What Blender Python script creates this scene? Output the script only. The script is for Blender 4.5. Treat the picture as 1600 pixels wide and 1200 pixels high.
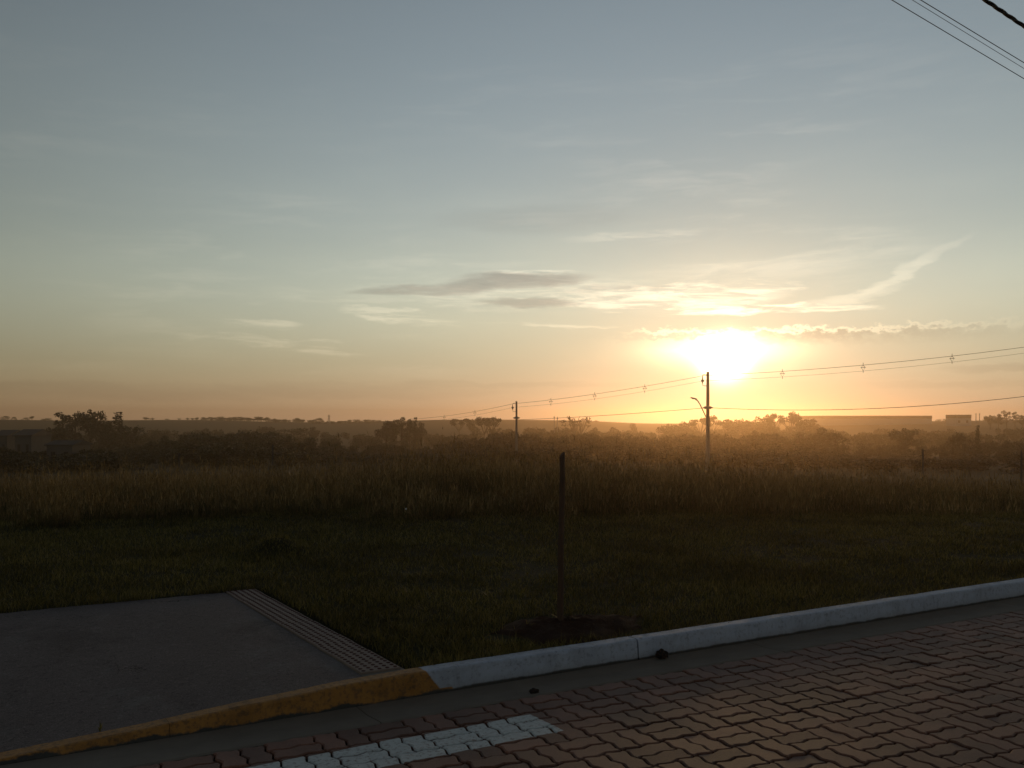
import bpy, bmesh, math, random
import numpy as np
from mathutils import Vector, Matrix

for o in list(bpy.data.objects):
    bpy.data.objects.remove(o, do_unlink=True)
S = bpy.context.scene
C = S.collection
R = math.radians
random.seed(7)
RNG = np.random.default_rng(11)

# ------------------------------------------------------------------ camera
# street frame: +X runs along the kerb (away to the right), +Y across the lot.
FOC = 1500.0                       # focal length in pixels of the 1600 px wide photograph
EYE = 1.6
HEAD = R(31.17)                    # camera heading, from +Y towards +X
F2 = Vector((math.sin(HEAD), math.cos(HEAD)))
R2 = Vector((math.cos(HEAD), -math.sin(HEAD)))
HORIZON = 655.0
cam_d = bpy.data.cameras.new('camera')
cam_d.sensor_width = 36
cam_d.lens = 36 * FOC / 1600
cam_d.shift_y = (HORIZON - 600) / 1600
cam_d.clip_start = 0.05
cam_d.clip_end = 12000
cam = bpy.data.objects.new('camera', cam_d)
C.objects.link(cam)
cam.location = (0, 0, EYE)
cam.rotation_euler = (R(90), 0, -HEAD)
S.camera = cam

# ------------------------------------------------------------------ light and exposure
SUN_AZ = HEAD + math.atan(332 / FOC)
SUN_EL = R(3.6)
SUN_DIR = Vector((math.sin(SUN_AZ) * math.cos(SUN_EL), math.cos(SUN_AZ) * math.cos(SUN_EL), math.sin(SUN_EL)))
SKY_STRENGTH = 0.130
SUN_STRENGTH = 0.50
S.view_settings.view_transform = 'Standard'
S.view_settings.look = 'None'
S.view_settings.exposure = 0.0
S.view_settings.gamma = 1.0
S.view_settings.use_curve_mapping = False

sun_d = bpy.data.lights.new('sun', 'SUN')
sun_d.energy = SUN_STRENGTH
sun_d.angle = R(8.0)
sun_d.color = (1.0, 0.62, 0.27)
sun = bpy.data.objects.new('sun', sun_d)
C.objects.link(sun)
sun.rotation_euler = SUN_DIR.to_track_quat('Z', 'Y').to_euler()

HAZE_DENSITY = 7.0e-4
HAZE_G = 0.88


class NT:
    """small helper for node trees"""
    def __init__(self, tree):
        self.t = tree

    def n(self, typ, **kw):
        nd = self.t.nodes.new(typ)
        for k, v in kw.items():
            setattr(nd, k, v)
        return nd

    def link(self, a, b):
        self.t.links.new(a, b)

    def put(self, sock, v):
        if isinstance(v, bpy.types.NodeSocket):
            self.link(v, sock)
        elif v is not None:
            sock.default_value = v

    def m(self, op, a, b=None, c=None, clamp=False):
        nd = self.n('ShaderNodeMath', operation=op, use_clamp=clamp)
        for i, v in enumerate((a, b, c)):
            if v is not None:
                self.put(nd.inputs[i], v)
        return nd.outputs[0]

    def vm(self, op, a, b=None):
        nd = self.n('ShaderNodeVectorMath', operation=op)
        self.put(nd.inputs[0], a)
        if b is not None:
            self.put(nd.inputs[1], b)
        return nd.outputs['Value'] if op in ('DOT_PRODUCT', 'LENGTH', 'DISTANCE') else nd.outputs['Vector']

    def mix(self, fac, a, b, mode='MIX'):
        nd = self.n('ShaderNodeMix', data_type='RGBA', blend_type=mode)
        self.put(nd.inputs[0], fac)
        self.put(nd.inputs[6], a if isinstance(a, bpy.types.NodeSocket) else (*a[:3], 1))
        self.put(nd.inputs[7], b if isinstance(b, bpy.types.NodeSocket) else (*b[:3], 1))
        return nd.outputs[2]

    def smooth(self, v, lo, hi, a=0.0, b=1.0):
        nd = self.n('ShaderNodeMapRange', interpolation_type='SMOOTHSTEP')
        self.put(nd.inputs[0], v)
        for i, q in zip((1, 2, 3, 4), (lo, hi, a, b)):
            self.put(nd.inputs[i], q)
        return nd.outputs[0]

    def noise(self, vec, scale, detail=4, rough=0.55, dist=0.0, out='Fac'):
        nd = self.n('ShaderNodeTexNoise')
        if vec is not None:
            self.put(nd.inputs['Vector'], vec)
        nd.inputs['Scale'].default_value = scale
        nd.inputs['Detail'].default_value = detail
        nd.inputs['Roughness'].default_value = rough
        nd.inputs['Distortion'].default_value = dist
        return nd.outputs[out]

    def xyz(self, x, y, z):
        nd = self.n('ShaderNodeCombineXYZ')
        for i, v in enumerate((x, y, z)):
            self.put(nd.inputs[i], v)
        return nd.outputs[0]

    def sep(self, v):
        nd = self.n('ShaderNodeSeparateXYZ')
        self.link(v, nd.inputs[0])
        return nd.outputs


# ------------------------------------------------------------------ sky
def build_world():
    w = bpy.data.worlds.new('World')
    S.world = w
    w.use_nodes = True
    w.node_tree.nodes.clear()
    N = NT(w.node_tree)
    sky = N.n('ShaderNodeTexSky', sky_type='NISHITA', sun_disc=False)
    sky.sun_elevation = SUN_EL
    sky.sun_rotation = SUN_AZ
    sky.altitude = 300
    sky.air_density = 1.0
    sky.dust_density = 0.055
    sky.ozone_density = 1.5
    hs = N.n('ShaderNodeHueSaturation')
    hs.inputs['Saturation'].default_value = 0.60
    N.link(sky.outputs[0], hs.inputs['Color'])

    tc = N.n('ShaderNodeTexCoord')
    d = N.vm('NORMALIZE', tc.outputs['Generated'])
    s = N.sep(d)
    # compass coordinates in degrees: azimuth from the lot's own axis, elevation
    fx = N.vm('DOT_PRODUCT', d, (R2.x, R2.y, 0))
    fy = N.vm('DOT_PRODUCT', d, (F2.x, F2.y, 0))
    az = N.m('MULTIPLY', N.m('ARCTAN2', fx, fy), 57.2958)
    el = N.m('MULTIPLY', N.m('ARCSINE', s[2]), 57.2958)
    ang = N.m('MULTIPLY', N.m('ARCCOSINE', N.m('MINIMUM', N.vm('DOT_PRODUCT', d, tuple(SUN_DIR)), 1.0)), 57.2958)

    # the sky dims away from the sunset
    base = N.mix(N.smooth(ang, 14.0, 52.0), hs.outputs[0], N.mix(1.0, hs.outputs[0], (0.74, 0.73, 0.70), 'MULTIPLY'))
    base = N.mix(1.0, base, (1.05, 1.05, 1.02), 'MULTIPLY')
    base = N.mix(N.smooth(el, 22.0, 5.0), base, N.mix(1.0, base, (1.05, 0.98, 0.90), 'MULTIPLY'))

    # wind-drawn warp for the cloud shapes
    p = N.xyz(N.m('MULTIPLY', az, 0.10), N.m('MULTIPLY', el, 0.34), 3.1)
    wa = N.m('SUBTRACT', N.noise(p, 1.6, 6, 0.6), 0.5)
    p2 = N.xyz(N.m('MULTIPLY', az, 0.13), N.m('MULTIPLY', el, 0.55), 8.7)
    wb = N.m('SUBTRACT', N.noise(p2, 1.9, 7, 0.62), 0.5)
    fine = N.noise(N.xyz(N.m('ADD', N.m('MULTIPLY', az, 0.13), N.m('MULTIPLY', wa, 0.5)), N.m('ADD', N.m('MULTIPLY', el, 1.05), N.m('MULTIPLY', az, 0.02)), 1.3), 2.2, 9, 0.66, 0.5)

    def pix(x, y):
        return (math.degrees(math.atan((x - 800) / FOC)),
                math.degrees(math.atan((HORIZON - y) / math.hypot(FOC, x - 800))))

    def blob(x, y, hw, hh, tilt=0.0, warp=1.0, soft=1.0):
        """soft lens-shaped patch given by where it stands on the compass"""
        a0, e0 = pix(x, y)
        sa, se = hw / FOC * 57.3, hh / FOC * 57.3
        da = N.m('ADD', N.m('SUBTRACT', az, a0), N.m('MULTIPLY', wa, 5.0 * warp))
        de = N.m('ADD', N.m('SUBTRACT', el, e0), N.m('MULTIPLY', wb, 1.7 * warp))
        ct, st = math.cos(tilt), math.sin(tilt)
        u = N.m('DIVIDE', N.m('ADD', N.m('MULTIPLY', da, ct), N.m('MULTIPLY', de, st)), sa)
        v = N.m('DIVIDE', N.m('SUBTRACT', N.m('MULTIPLY', de, ct), N.m('MULTIPLY', da, st)), se)
        q = N.m('ADD', N.m('MULTIPLY', u, u), N.m('MULTIPLY', v, v))
        return N.smooth(q, 1.0 + 0.5 * soft, max(0.0, 0.6 - 0.6 * soft))

    def total(bl):
        acc = bl[0]
        for b in bl[1:]:
            acc = N.m('MAXIMUM', acc, b)
        return acc

    def scaled(b, k):
        return N.m('MULTIPLY', b, k)

    # thin veil everywhere, thicker low down
    veil = N.smooth(N.noise(N.xyz(N.m('MULTIPLY', az, 0.03), N.m('MULTIPLY', el, 0.11), 0.4), 1.3, 7, 0.6), 0.42, 0.72)
    veil = N.m('MULTIPLY', veil, N.smooth(el, 26.0, 6.0, 0.05, 0.30))
    fp = N.xyz(N.m('ADD', N.m('MULTIPLY', az, 0.060), N.m('MULTIPLY', wa, 0.35)), N.m('ADD', N.m('ADD', N.m('MULTIPLY', el, 0.42), N.m('MULTIPLY', az, -0.012)), N.m('MULTIPLY', wb, 0.25)), 6.2)
    fil = N.m('MULTIPLY', N.smooth(N.noise(fp, 2.0, 9, 0.62, 0.3), 0.46, 0.74), N.m('MULTIPLY', N.smooth(el, 1.0, 4.0), N.smooth(el, 24.0, 9.0, 0.12, 1.0)))
    fil = N.m('MULTIPLY', fil, N.smooth(N.noise(N.xyz(N.m('MULTIPLY', az, 0.05), N.m('MULTIPLY', el, 0.12), 2.2), 1.0, 3), 0.38, 0.60))
    bright = total([
        scaled(blob(1030, 466, 190, 20, 0.02, 1.0, 0.6), 0.95),
        scaled(blob(1160, 484, 210, 8, 0.0, 0.6, 0.5), 1.25),
        scaled(blob(800, 462, 260, 22, 0.0, 1.1), 0.55),
        scaled(blob(1190, 450, 60, 12, 0.1, 1.2, 0.6), 0.8),
        scaled(blob(990, 370, 110, 9, 0.03, 0.8), 0.35),
        scaled(blob(620, 493, 90, 9, -0.12, 0.9, 0.6), 0.95),
        scaled(blob(410, 505, 60, 6, -0.05, 0.6, 0.6), 1.0),
        scaled(blob(430, 535, 150, 10, -0.08, 1.2, 0.7), 0.7),
        scaled(blob(420, 460, 330, 12, 0.0, 1.0), 0.22),
        scaled(blob(825, 425, 75, 4, 0.0, 0.4), 0.9),
        scaled(blob(900, 458, 160, 10, 0.02, 0.9), 0.7),
        scaled(blob(560, 470, 200, 6, 0.02, 1.0), 0.4),
        scaled(blob(650, 505, 60, 4, -0.1, 0.6), 0.6),
        scaled(blob(850, 508, 120, 3, -0.02, 0.6), 0.5),
    ])
    wisp = N.m('MULTIPLY', N.m('MAXIMUM', blob(1405, 428, 100, 10, 0.48, 0.8, 1.0), scaled(blob(1330, 465, 70, 9, 0.2, 0.8, 1.0), 0.8)), N.smooth(wb, -0.22, 0.12, 0.20, 0.60))
    bright = N.m('MULTIPLY', bright, N.smooth(fine, 0.40, 0.60, 0.04, 1.0))
    bright = N.m('MAXIMUM', bright, wisp)
    dark = total([
        scaled(blob(815, 437, 110, 12, 0.0, 0.5, 0.6), 0.95),
        scaled(blob(745, 444, 80, 11, 0.12, 0.6, 0.7), 0.85),
        scaled(blob(650, 454, 100, 8, 0.03, 0.5, 0.7), 0.85),
        scaled(blob(830, 472, 90, 9, -0.03, 0.6, 0.7), 0.85),
        scaled(blob(960, 452, 90, 4, 0.0, 0.9, 1.0), 0.35),
        scaled(blob(840, 342, 160, 20, 0.0, 0.6), 0.22),
        scaled(blob(1570, 575, 90, 6, 0.0, 0.6), 0.35),
        scaled(blob(1500, 598, 130, 6, 0.0, 0.6), 0.2),
        scaled(blob(300, 612, 500, 12, 0.0, 0.8), 0.30),
        scaled(blob(700, 603, 300, 6, 0.0, 0.8), 0.22),
    ])
    # lumpy cloud bank to the right of the sun
    lump = N.noise(N.xyz(N.m('MULTIPLY', az, 0.55), N.m('MULTIPLY', el, 0.9), 5.5), 2.6, 6, 0.65)
    top = N.m('ADD', 5.05, N.m('MULTIPLY', N.m('SUBTRACT', lump, 0.5), 1.5))
    bank = N.m('MULTIPLY', N.smooth(el, N.m('ADD', top, 0.05), N.m('SUBTRACT', top, 0.12)),
               N.smooth(el, N.m('SUBTRACT', top, 1.05), N.m('SUBTRACT', top, 0.35)))
    bank = N.m('MULTIPLY', bank, N.m('MULTIPLY', N.smooth(az, 13.0, 15.5), N.smooth(az, 34.0, 18.0)))
    rim = N.m('MULTIPLY', N.smooth(N.m('ABSOLUTE', N.m('SUBTRACT', el, N.m('ADD', top, 0.06))), 0.22, 0.03),
              N.m('MULTIPLY', N.smooth(az, 6.0, 9.0), N.smooth(az, 34.0, 15.0)))

    near = N.m('EXPONENT', N.m('MULTIPLY', ang, -1 / 9.0))
    # dusty air low over the land dims the sky towards the horizon
    dust = N.smooth(el, 9.0, 0.0)
    base = N.mix(dust, base, N.mix(1.0, base, (0.46, 0.41, 0.42), 'MULTIPLY'))
    col = N.mix(veil, base, N.mix(1.0, base, (1.25, 1.2, 1.12), 'MULTIPLY'))
    bright = N.m('ADD', bright, N.m('MULTIPLY', fil, 0.5))
    lift = N.m('MULTIPLY', bright, N.m('ADD', 0.10, N.m('MULTIPLY', near, 0.95)))
    col = N.mix(1.0, col, N.mix(lift, (0, 0, 0), (6.5, 5.2, 3.7)), 'ADD')
    darkm = N.m('MULTIPLY', dark, N.smooth(fine, 0.25, 0.55, 0.55, 1.0))
    # light of the sun through thin cloud
    a2 = N.m('MULTIPLY', ang, ang)
    glow = N.m('ADD', N.m('MULTIPLY', N.m('EXPONENT', N.m('MULTIPLY', a2, -1 / 1.1)), 70.0),
               N.m('MULTIPLY', N.m('EXPONENT', N.m('MULTIPLY', ang, -1 / 2.4)), 3.2))
    daz = N.m('SUBTRACT', az, math.degrees(SUN_AZ - HEAD))
    del_ = N.m('MULTIPLY', N.m('SUBTRACT', el, math.degrees(SUN_EL)), 2.5)
    wide = N.m('SQRT', N.m('ADD', N.m('MULTIPLY', daz, daz), N.m('MULTIPLY', del_, del_)))
    wide = N.m('MULTIPLY', N.m('EXPONENT', N.m('MULTIPLY', wide, -1 / 15.0)), 1.6)
    edge_ = N.m('ADD', N.m('SUBTRACT', top, 0.38), N.m('MULTIPLY', N.smooth(az, 8.5, 16.5), 0.42))
    # the glow spreads along the gap under the cloud bank
    gap = N.m('MULTIPLY', N.m('EXPONENT', N.m('MULTIPLY', N.m('POWER', N.m('DIVIDE', N.m('SUBTRACT', az, 12.4), 3.4), 2), -1.0)),
              N.m('EXPONENT', N.m('MULTIPLY', N.m('POWER', N.m('DIVIDE', N.m('SUBTRACT', el, 4.05), 0.85), 2), -1.0)))
    glow = N.m('ADD', glow, N.m('MULTIPLY', gap, 15.0))
    glow = N.m('MULTIPLY', glow, N.smooth(el, N.m('ADD', edge_, 0.16), N.m('SUBTRACT', edge_, 0.10), 0.30, 1.0))
    glow = N.m('MULTIPLY', glow, N.smooth(bank, 0.0, 1.0, 1.0, 0.72))
    glowc = N.mix(1.0, N.xyz(glow, glow, glow), (1.0, 0.76, 0.44), 'MULTIPLY')
    widec = N.mix(1.0, N.xyz(wide, wide, wide), (1.0, 0.80, 0.60), 'MULTIPLY')
    col = N.mix(1.0, col, widec, 'ADD')
    col = N.mix(1.0, col, glowc, 'ADD')
    col = N.mix(N.m('MULTIPLY', darkm, 0.85), col, N.mix(1.0, col, (0.62, 0.58, 0.60), 'MULTIPLY'))
    col = N.mix(N.m('MULTIPLY', bank, N.smooth(lump, 0.35, 0.62, 0.12, 0.55)), col, N.mix(1.0, col, (0.66, 0.60, 0.57), 'MULTIPLY'))
    col = N.mix(1.0, col, N.mix(N.m('MULTIPLY', rim, near), (0, 0, 0), (6.0, 4.6, 2.9)), 'ADD')

    bg = N.n('ShaderNodeBackground')
    bg.inputs['Strength'].default_value = SKY_STRENGTH
    N.link(col, bg.inputs['Color'])
    out = N.n('ShaderNodeOutputWorld')
    N.link(bg.outputs[0], out.inputs['Surface'])
    w.cycles.sampling_method = 'MANUAL'
    w.cycles.sample_map_resolution = 2048


build_world()


# ------------------------------------------------------------------ helpers
def W(X, Z):
    """lateral X and depth Z seen from the camera -> ground coordinates"""
    return (Z * F2.x + X * R2.x, Z * F2.y + X * R2.y)


def at(px, Z):
    return W((px - 800) / FOC * Z, Z)


def zpix(py, Z):
    return EYE + (HORIZON - py) / FOC * Z


def tag(o, label=None, cat=None, group=None, kind=None):
    if label:
        o['label'] = label
    if cat:
        o['category'] = cat
    if group:
        o['group'] = group
    if kind:
        o['kind'] = kind
    return o


def empty(name, loc=(0, 0, 0), rz=0.0, scale=1.0):
    o = bpy.data.objects.new(name, None)
    o.empty_display_size = 0.2
    C.objects.link(o)
    o.location = loc
    o.rotation_euler = (0, 0, rz)
    o.scale = (scale,) * 3
    return o


def link_mesh(name, me, mat=None, parent=None):
    o = bpy.data.objects.new(name, me)
    C.objects.link(o)
    if mat is not None and len(me.materials) == 0:
        me.materials.append(mat)
    if parent is not None:
        o.parent = parent
    return o


def mesh_np(name, V, faces_by_size, smooth=False):
    """fast mesh: V (n,3); faces_by_size list of (m,k) index arrays"""
    me = bpy.data.meshes.new(name)
    V = np.asarray(V, dtype=np.float32)
    me.vertices.add(len(V))
    me.vertices.foreach_set('co', V.ravel())
    idx, tot = [], []
    for f in faces_by_size:
        f = np.asarray(f, dtype=np.int32)
        if len(f) == 0:
            continue
        idx.append(f.ravel())
        tot.append(np.full(len(f), f.shape[1], dtype=np.int32))
    idx = np.concatenate(idx)
    tot = np.concatenate(tot)
    start = np.concatenate(([0], np.cumsum(tot)[:-1])).astype(np.int32)
    me.loops.add(len(idx))
    me.loops.foreach_set('vertex_index', idx)
    me.polygons.add(len(tot))
    me.polygons.foreach_set('loop_start', start)
    me.polygons.foreach_set('loop_total', tot)
    if smooth:
        me.polygons.foreach_set('use_smooth', np.ones(len(tot), dtype=bool))
    me.update(calc_edges=True)
    me.validate()
    return me


class MB:
    """collects boxes and tubes into one mesh"""
    def __init__(self):
        self.v, self.f = [], []

    def add(self, vs, fs):
        b = len(self.v)
        self.v += [tuple(q) for q in vs]
        self.f += [tuple(i + b for i in q) for q in fs]
        return self

    def box(self, x0, y0, z0, x1, y1, z1):
        return self.add([(x0, y0, z0), (x1, y0, z0), (x1, y1, z0), (x0, y1, z0),
                         (x0, y0, z1), (x1, y0, z1), (x1, y1, z1), (x0, y1, z1)],
                        [(0, 3, 2, 1), (4, 5, 6, 7), (0, 1, 5, 4), (1, 2, 6, 5), (2, 3, 7, 6), (3, 0, 4, 7)])

    def tube(self, pts, rad, k=6, cap=True, phase=0.0):
        pts = [Vector(q) for q in pts]
        n = len(pts)
        rad = [rad] * n if not hasattr(rad, '__len__') else rad
        vs, fs = [], []
        for i, q in enumerate(pts):
            t = (pts[min(i + 1, n - 1)] - pts[max(i - 1, 0)]).normalized()
            up = Vector((0, 0, 1)) if abs(t.z) < 0.9 else Vector((1, 0, 0))
            a = t.cross(up).normalized()
            b = a.cross(t)
            for j in range(k):
                g = 2 * math.pi * j / k + phase
                vs.append(q + (a * math.cos(g) + b * math.sin(g)) * rad[i])
        for i in range(n - 1):
            for j in range(k):
                j2 = (j + 1) % k
                fs.append((i * k + j, i * k + j2, (i + 1) * k + j2, (i + 1) * k + j))
        if cap:
            fs.append(tuple(range(k))[::-1])
            fs.append(tuple((n - 1) * k + j for j in range(k)))
        return self.add(vs, fs)

    def mesh(self, name, smooth=False):
        me = bpy.data.meshes.new(name)
        me.from_pydata(self.v, [], self.f)
        if smooth:
            for p in me.polygons:
                p.use_smooth = True
        me.update()
        return me

    def build(self, name, mat, parent=None, smooth=False):
        return link_mesh(name, self.mesh(name, smooth), mat, parent)


def copy_tree(o, parent=None):
    c = o.copy()
    C.objects.link(c)
    c.parent = parent
    for ch in o.children:
        copy_tree(ch, c)
    return c


# ------------------------------------------------------------------ materials
def mat_new(name):
    m = bpy.data.materials.new(name)
    m.use_nodes = True
    m.node_tree.nodes.clear()
    return m, NT(m.node_tree)


def finish(m, N, col, rough=0.8, spec=0.3, bump=None, bump_str=0.3, bump_dist=0.01, translucent=0.0, tcol=None):
    b = N.n('ShaderNodeBsdfPrincipled')
    N.put(b.inputs['Base Color'], col if isinstance(col, bpy.types.NodeSocket) else (*col[:3], 1))
    N.put(b.inputs['Roughness'], rough)
    b.inputs['Specular IOR Level'].default_value = spec
    if bump is not None:
        bn = N.n('ShaderNodeBump')
        bn.inputs['Strength'].default_value = bump_str
        bn.inputs['Distance'].default_value = bump_dist
        N.link(bump, bn.inputs['Height'])
        N.link(bn.outputs[0], b.inputs['Normal'])
    sh = b.outputs[0]
    if translucent > 0:
        t = N.n('ShaderNodeBsdfTranslucent')
        N.put(t.inputs['Color'], tcol if tcol is not None else col)
        mx = N.n('ShaderNodeMixShader')
        mx.inputs[0].default_value = translucent
        N.link(sh, mx.inputs[1])
        N.link(t.outputs[0], mx.inputs[2])
        sh = mx.outputs[0]
    o = N.n('ShaderNodeOutputMaterial')
    N.link(sh, o.inputs['Surface'])
    return m


def geo_pos(N):
    return N.n('ShaderNodeNewGeometry').outputs['Position']


def simple(name, c1, c2, scale, rough=0.8, spec=0.3, bump_scale=None, bump_dist=0.01, bump_str=0.4):
    m, N = mat_new(name)
    p = geo_pos(N)
    col = N.mix(N.noise(p, scale, 6, 0.6), c1, c2)
    bump = N.noise(p, bump_scale, 6, 0.65) if bump_scale else None
    return finish(m, N, col, rough, spec, bump, bump_str, bump_dist)


M = {}
M['gutter'] = simple('gutter_concrete', (0.110, 0.088, 0.070), (0.20, 0.165, 0.135), 5.0, 0.85, 0.2, 60, 0.004)
M['soil'] = simple('bare_soil', (0.022, 0.012, 0.009), (0.045, 0.024, 0.017), 9.0, 0.95, 0.1, 25, 0.05, 0.8)
M['bedding'] = simple('joint_sand', (0.012, 0.009, 0.008), (0.03, 0.02, 0.017), 12.0, 0.95, 0.1, 120, 0.004)
M['wood'] = simple('weathered_wood', (0.045, 0.026, 0.019), (0.09, 0.055, 0.038), 14.0, 0.85, 0.2, 60, 0.006)
M['bark'] = simple('bark', (0.03, 0.022, 0.016), (0.07, 0.05, 0.035), 3.0, 0.9, 0.1, 8, 0.05)
M['pole'] = simple('pole_concrete', (0.16, 0.15, 0.14), (0.26, 0.25, 0.23), 1.5, 0.85, 0.2, 20, 0.01)
M['post'] = simple('grey_post', (0.05, 0.048, 0.045), (0.09, 0.085, 0.08), 3.0, 0.85, 0.2)
M['steel'] = simple('galvanised_steel', (0.16, 0.16, 0.16), (0.24, 0.24, 0.24), 4.0, 0.5, 0.4)
M['cable'] = simple('black_cable', (0.010, 0.010, 0.011), (0.02, 0.02, 0.022), 20, 0.55, 0.4)
M['insulator'] = simple('polymer_insulator', (0.05, 0.04, 0.04), (0.08, 0.07, 0.07), 20, 0.5, 0.4)
M['rock'] = simple('dark_clod', (0.012, 0.010, 0.010), (0.04, 0.03, 0.026), 60, 0.95, 0.1, 90, 0.01, 0.8)
M['wall'] = simple('pale_render', (0.055, 0.055, 0.052), (0.09, 0.088, 0.085), 0.6, 0.9, 0.2)
M['wall2'] = simple('grey_sheet_cladding', (0.26, 0.26, 0.27), (0.34, 0.34, 0.35), 0.4, 0.6, 0.3)
M['roof'] = simple('dark_roof', (0.05, 0.04, 0.035), (0.09, 0.07, 0.06), 0.8, 0.85, 0.2)
M['roof2'] = simple('pale_sheet_roof', (0.055, 0.052, 0.05), (0.08, 0.076, 0.072), 0.5, 0.95, 0.05)
M['glass'] = simple('dark_window', (0.02, 0.022, 0.025), (0.03, 0.032, 0.035), 1.0, 0.15, 0.5)
M['paper'] = simple('white_litter', (0.6, 0.6, 0.58), (0.75, 0.75, 0.72), 30, 0.8, 0.2)


def mat_paver():
    m, N = mat_new('paver_concrete')
    g = N.n('ShaderNodeNewGeometry')
    p = g.outputs['Position']
    info = N.n('ShaderNodeObjectInfo').outputs['Random']
    rnd = N.m('FRACT', N.m('ADD', N.m('MULTIPLY', info, 7.31), N.m('MULTIPLY', g.outputs['Random Per Island'], 3.7)))
    c = N.mix(rnd, (0.150, 0.071, 0.050), (0.275, 0.127, 0.088))
    c = N.mix(N.m('MULTIPLY', N.smooth(N.m('FRACT', N.m('MULTIPLY', rnd, 5.13)), 0.70, 0.9), 0.5), c, (0.16, 0.088, 0.070))
    grit = N.noise(p, 260, 3, 0.7)
    c = N.mix(N.smooth(grit, 0.30, 0.75, 0.0, 0.85), N.mix(1.0, c, (0.55, 0.55, 0.55), 'MULTIPLY'), N.mix(1.0, c, (1.35, 1.3, 1.25), 'MULTIPLY'))
    big = N.noise(p, 1.7, 5, 0.6)
    c = N.mix(N.smooth(big, 0.38, 0.66, 0.0, 0.7), c, N.mix(1.0, c, (0.52, 0.54, 0.58), 'MULTIPLY'))
    # white painted line along the street, cut straight across the pavers
    s = N.sep(p)
    wob = N.m('MULTIPLY', N.m('SUBTRACT', N.noise(p, 14, 3), 0.5), 0.012)
    yy = N.m('ADD', s[1], wob)
    mk = N.m('MULTIPLY', N.smooth(yy, 4.083, 4.089), N.smooth(yy, 4.409, 4.403))
    mk = N.m('MULTIPLY', mk, N.smooth(N.m('ADD', s[0], N.m('MULTIPLY', wob, 1.0)), 2.785, 2.777))
    wear = N.smooth(N.noise(p, 42, 6, 0.7), 0.34, 0.50, 0.30, 1.0)
    mk = N.m('MULTIPLY', mk, wear)
    mk = N.m('MULTIPLY', mk, N.smooth(s[2], -0.012, -0.004))
    white = N.mix(N.noise(p, 18, 5, 0.6), (0.36, 0.375, 0.38), (0.60, 0.615, 0.61))
    c = N.mix(mk, c, white)
    rough = N.m('ADD', 0.50, N.m('MULTIPLY', grit, 0.22))
    bump = N.m('ADD', N.m('MULTIPLY', grit, 0.6), N.m('MULTIPLY', N.noise(p, 70, 4, 0.6), 0.8))
    return finish(m, N, c, rough, 0.20, bump, 0.6, 0.004)


def mat_kerb():
    m, N = mat_new('painted_kerb')
    p = geo_pos(N)
    s = N.sep(p)
    n1 = N.noise(p, 9, 6, 0.65)
    n2 = N.noise(p, 40, 5, 0.65)
    conc = N.mix(n1, (0.06, 0.058, 0.055), (0.11, 0.105, 0.10))
    white = N.mix(n1, (0.33, 0.36, 0.46), (0.47, 0.51, 0.61))
    white = N.mix(N.smooth(n2, 0.50, 0.68, 0.0, 0.6), white, (0.20, 0.21, 0.24))
    white = N.mix(N.smooth(N.noise(p, 2.6, 7, 0.72), 0.46, 0.64, 0.0, 0.5), white, N.mix(1.0, white, (0.62, 0.60, 0.58), 'MULTIPLY'))
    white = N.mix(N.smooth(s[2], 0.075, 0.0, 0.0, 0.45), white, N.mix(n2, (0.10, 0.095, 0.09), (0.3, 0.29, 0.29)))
    yell = N.mix(n1, (0.29, 0.128, 0.028), (0.42, 0.195, 0.045))
    yell = N.mix(N.smooth(n2, 0.44, 0.66, 0.0, 0.75), yell, (0.13, 0.072, 0.035))
    yell = N.mix(N.smooth(N.noise(p, 3.2, 6, 0.7), 0.45, 0.65, 0.0, 0.6), yell, N.mix(1.0, yell, (0.5, 0.48, 0.45), 'MULTIPLY'))
    edge = N.m('ADD', s[0], N.m('ADD', N.m('MULTIPLY', s[2], 0.75), N.m('MULTIPLY', N.m('SUBTRACT', N.noise(p, 22, 4), 0.5), 0.02)))
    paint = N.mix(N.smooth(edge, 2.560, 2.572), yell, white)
    # the yellow runs on a little under the white
    paint = N.mix(N.m('MULTIPLY', N.smooth(edge, 2.66, 2.64), N.smooth(s[2], 0.026, 0.018)), paint, yell)
    # ragged lower limit of the paint, bare dirty concrete below
    low = N.m('ADD', s[2], N.m('MULTIPLY', N.m('SUBTRACT', N.noise(p, 5.5, 6, 0.7), 0.5), N.smooth(edge, 2.5, 2.8, 0.095, 0.030)))
    bare = N.smooth(low, 0.020, 0.006)
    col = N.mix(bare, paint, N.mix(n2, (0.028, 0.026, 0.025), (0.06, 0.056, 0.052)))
    col = N.mix(N.smooth(N.noise(p, 26, 6, 0.75), 0.66, 0.71, 0.0, 0.7), col, conc)
    streak = N.noise(N.xyz(N.m('MULTIPLY', s[0], 14.0), s[1], N.m('MULTIPLY', s[2], 2.5)), 1.0, 6, 0.7)
    col = N.mix(N.smooth(streak, 0.52, 0.74, 0.0, 0.35), col, N.mix(1.0, col, (0.50, 0.46, 0.43), 'MULTIPLY'))
    return finish(m, N, col, 0.66, 0.3, N.m('ADD', n2, N.m('MULTIPLY', N.noise(p, 120, 4, 0.7), 0.5)), 0.5, 0.008)


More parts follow.
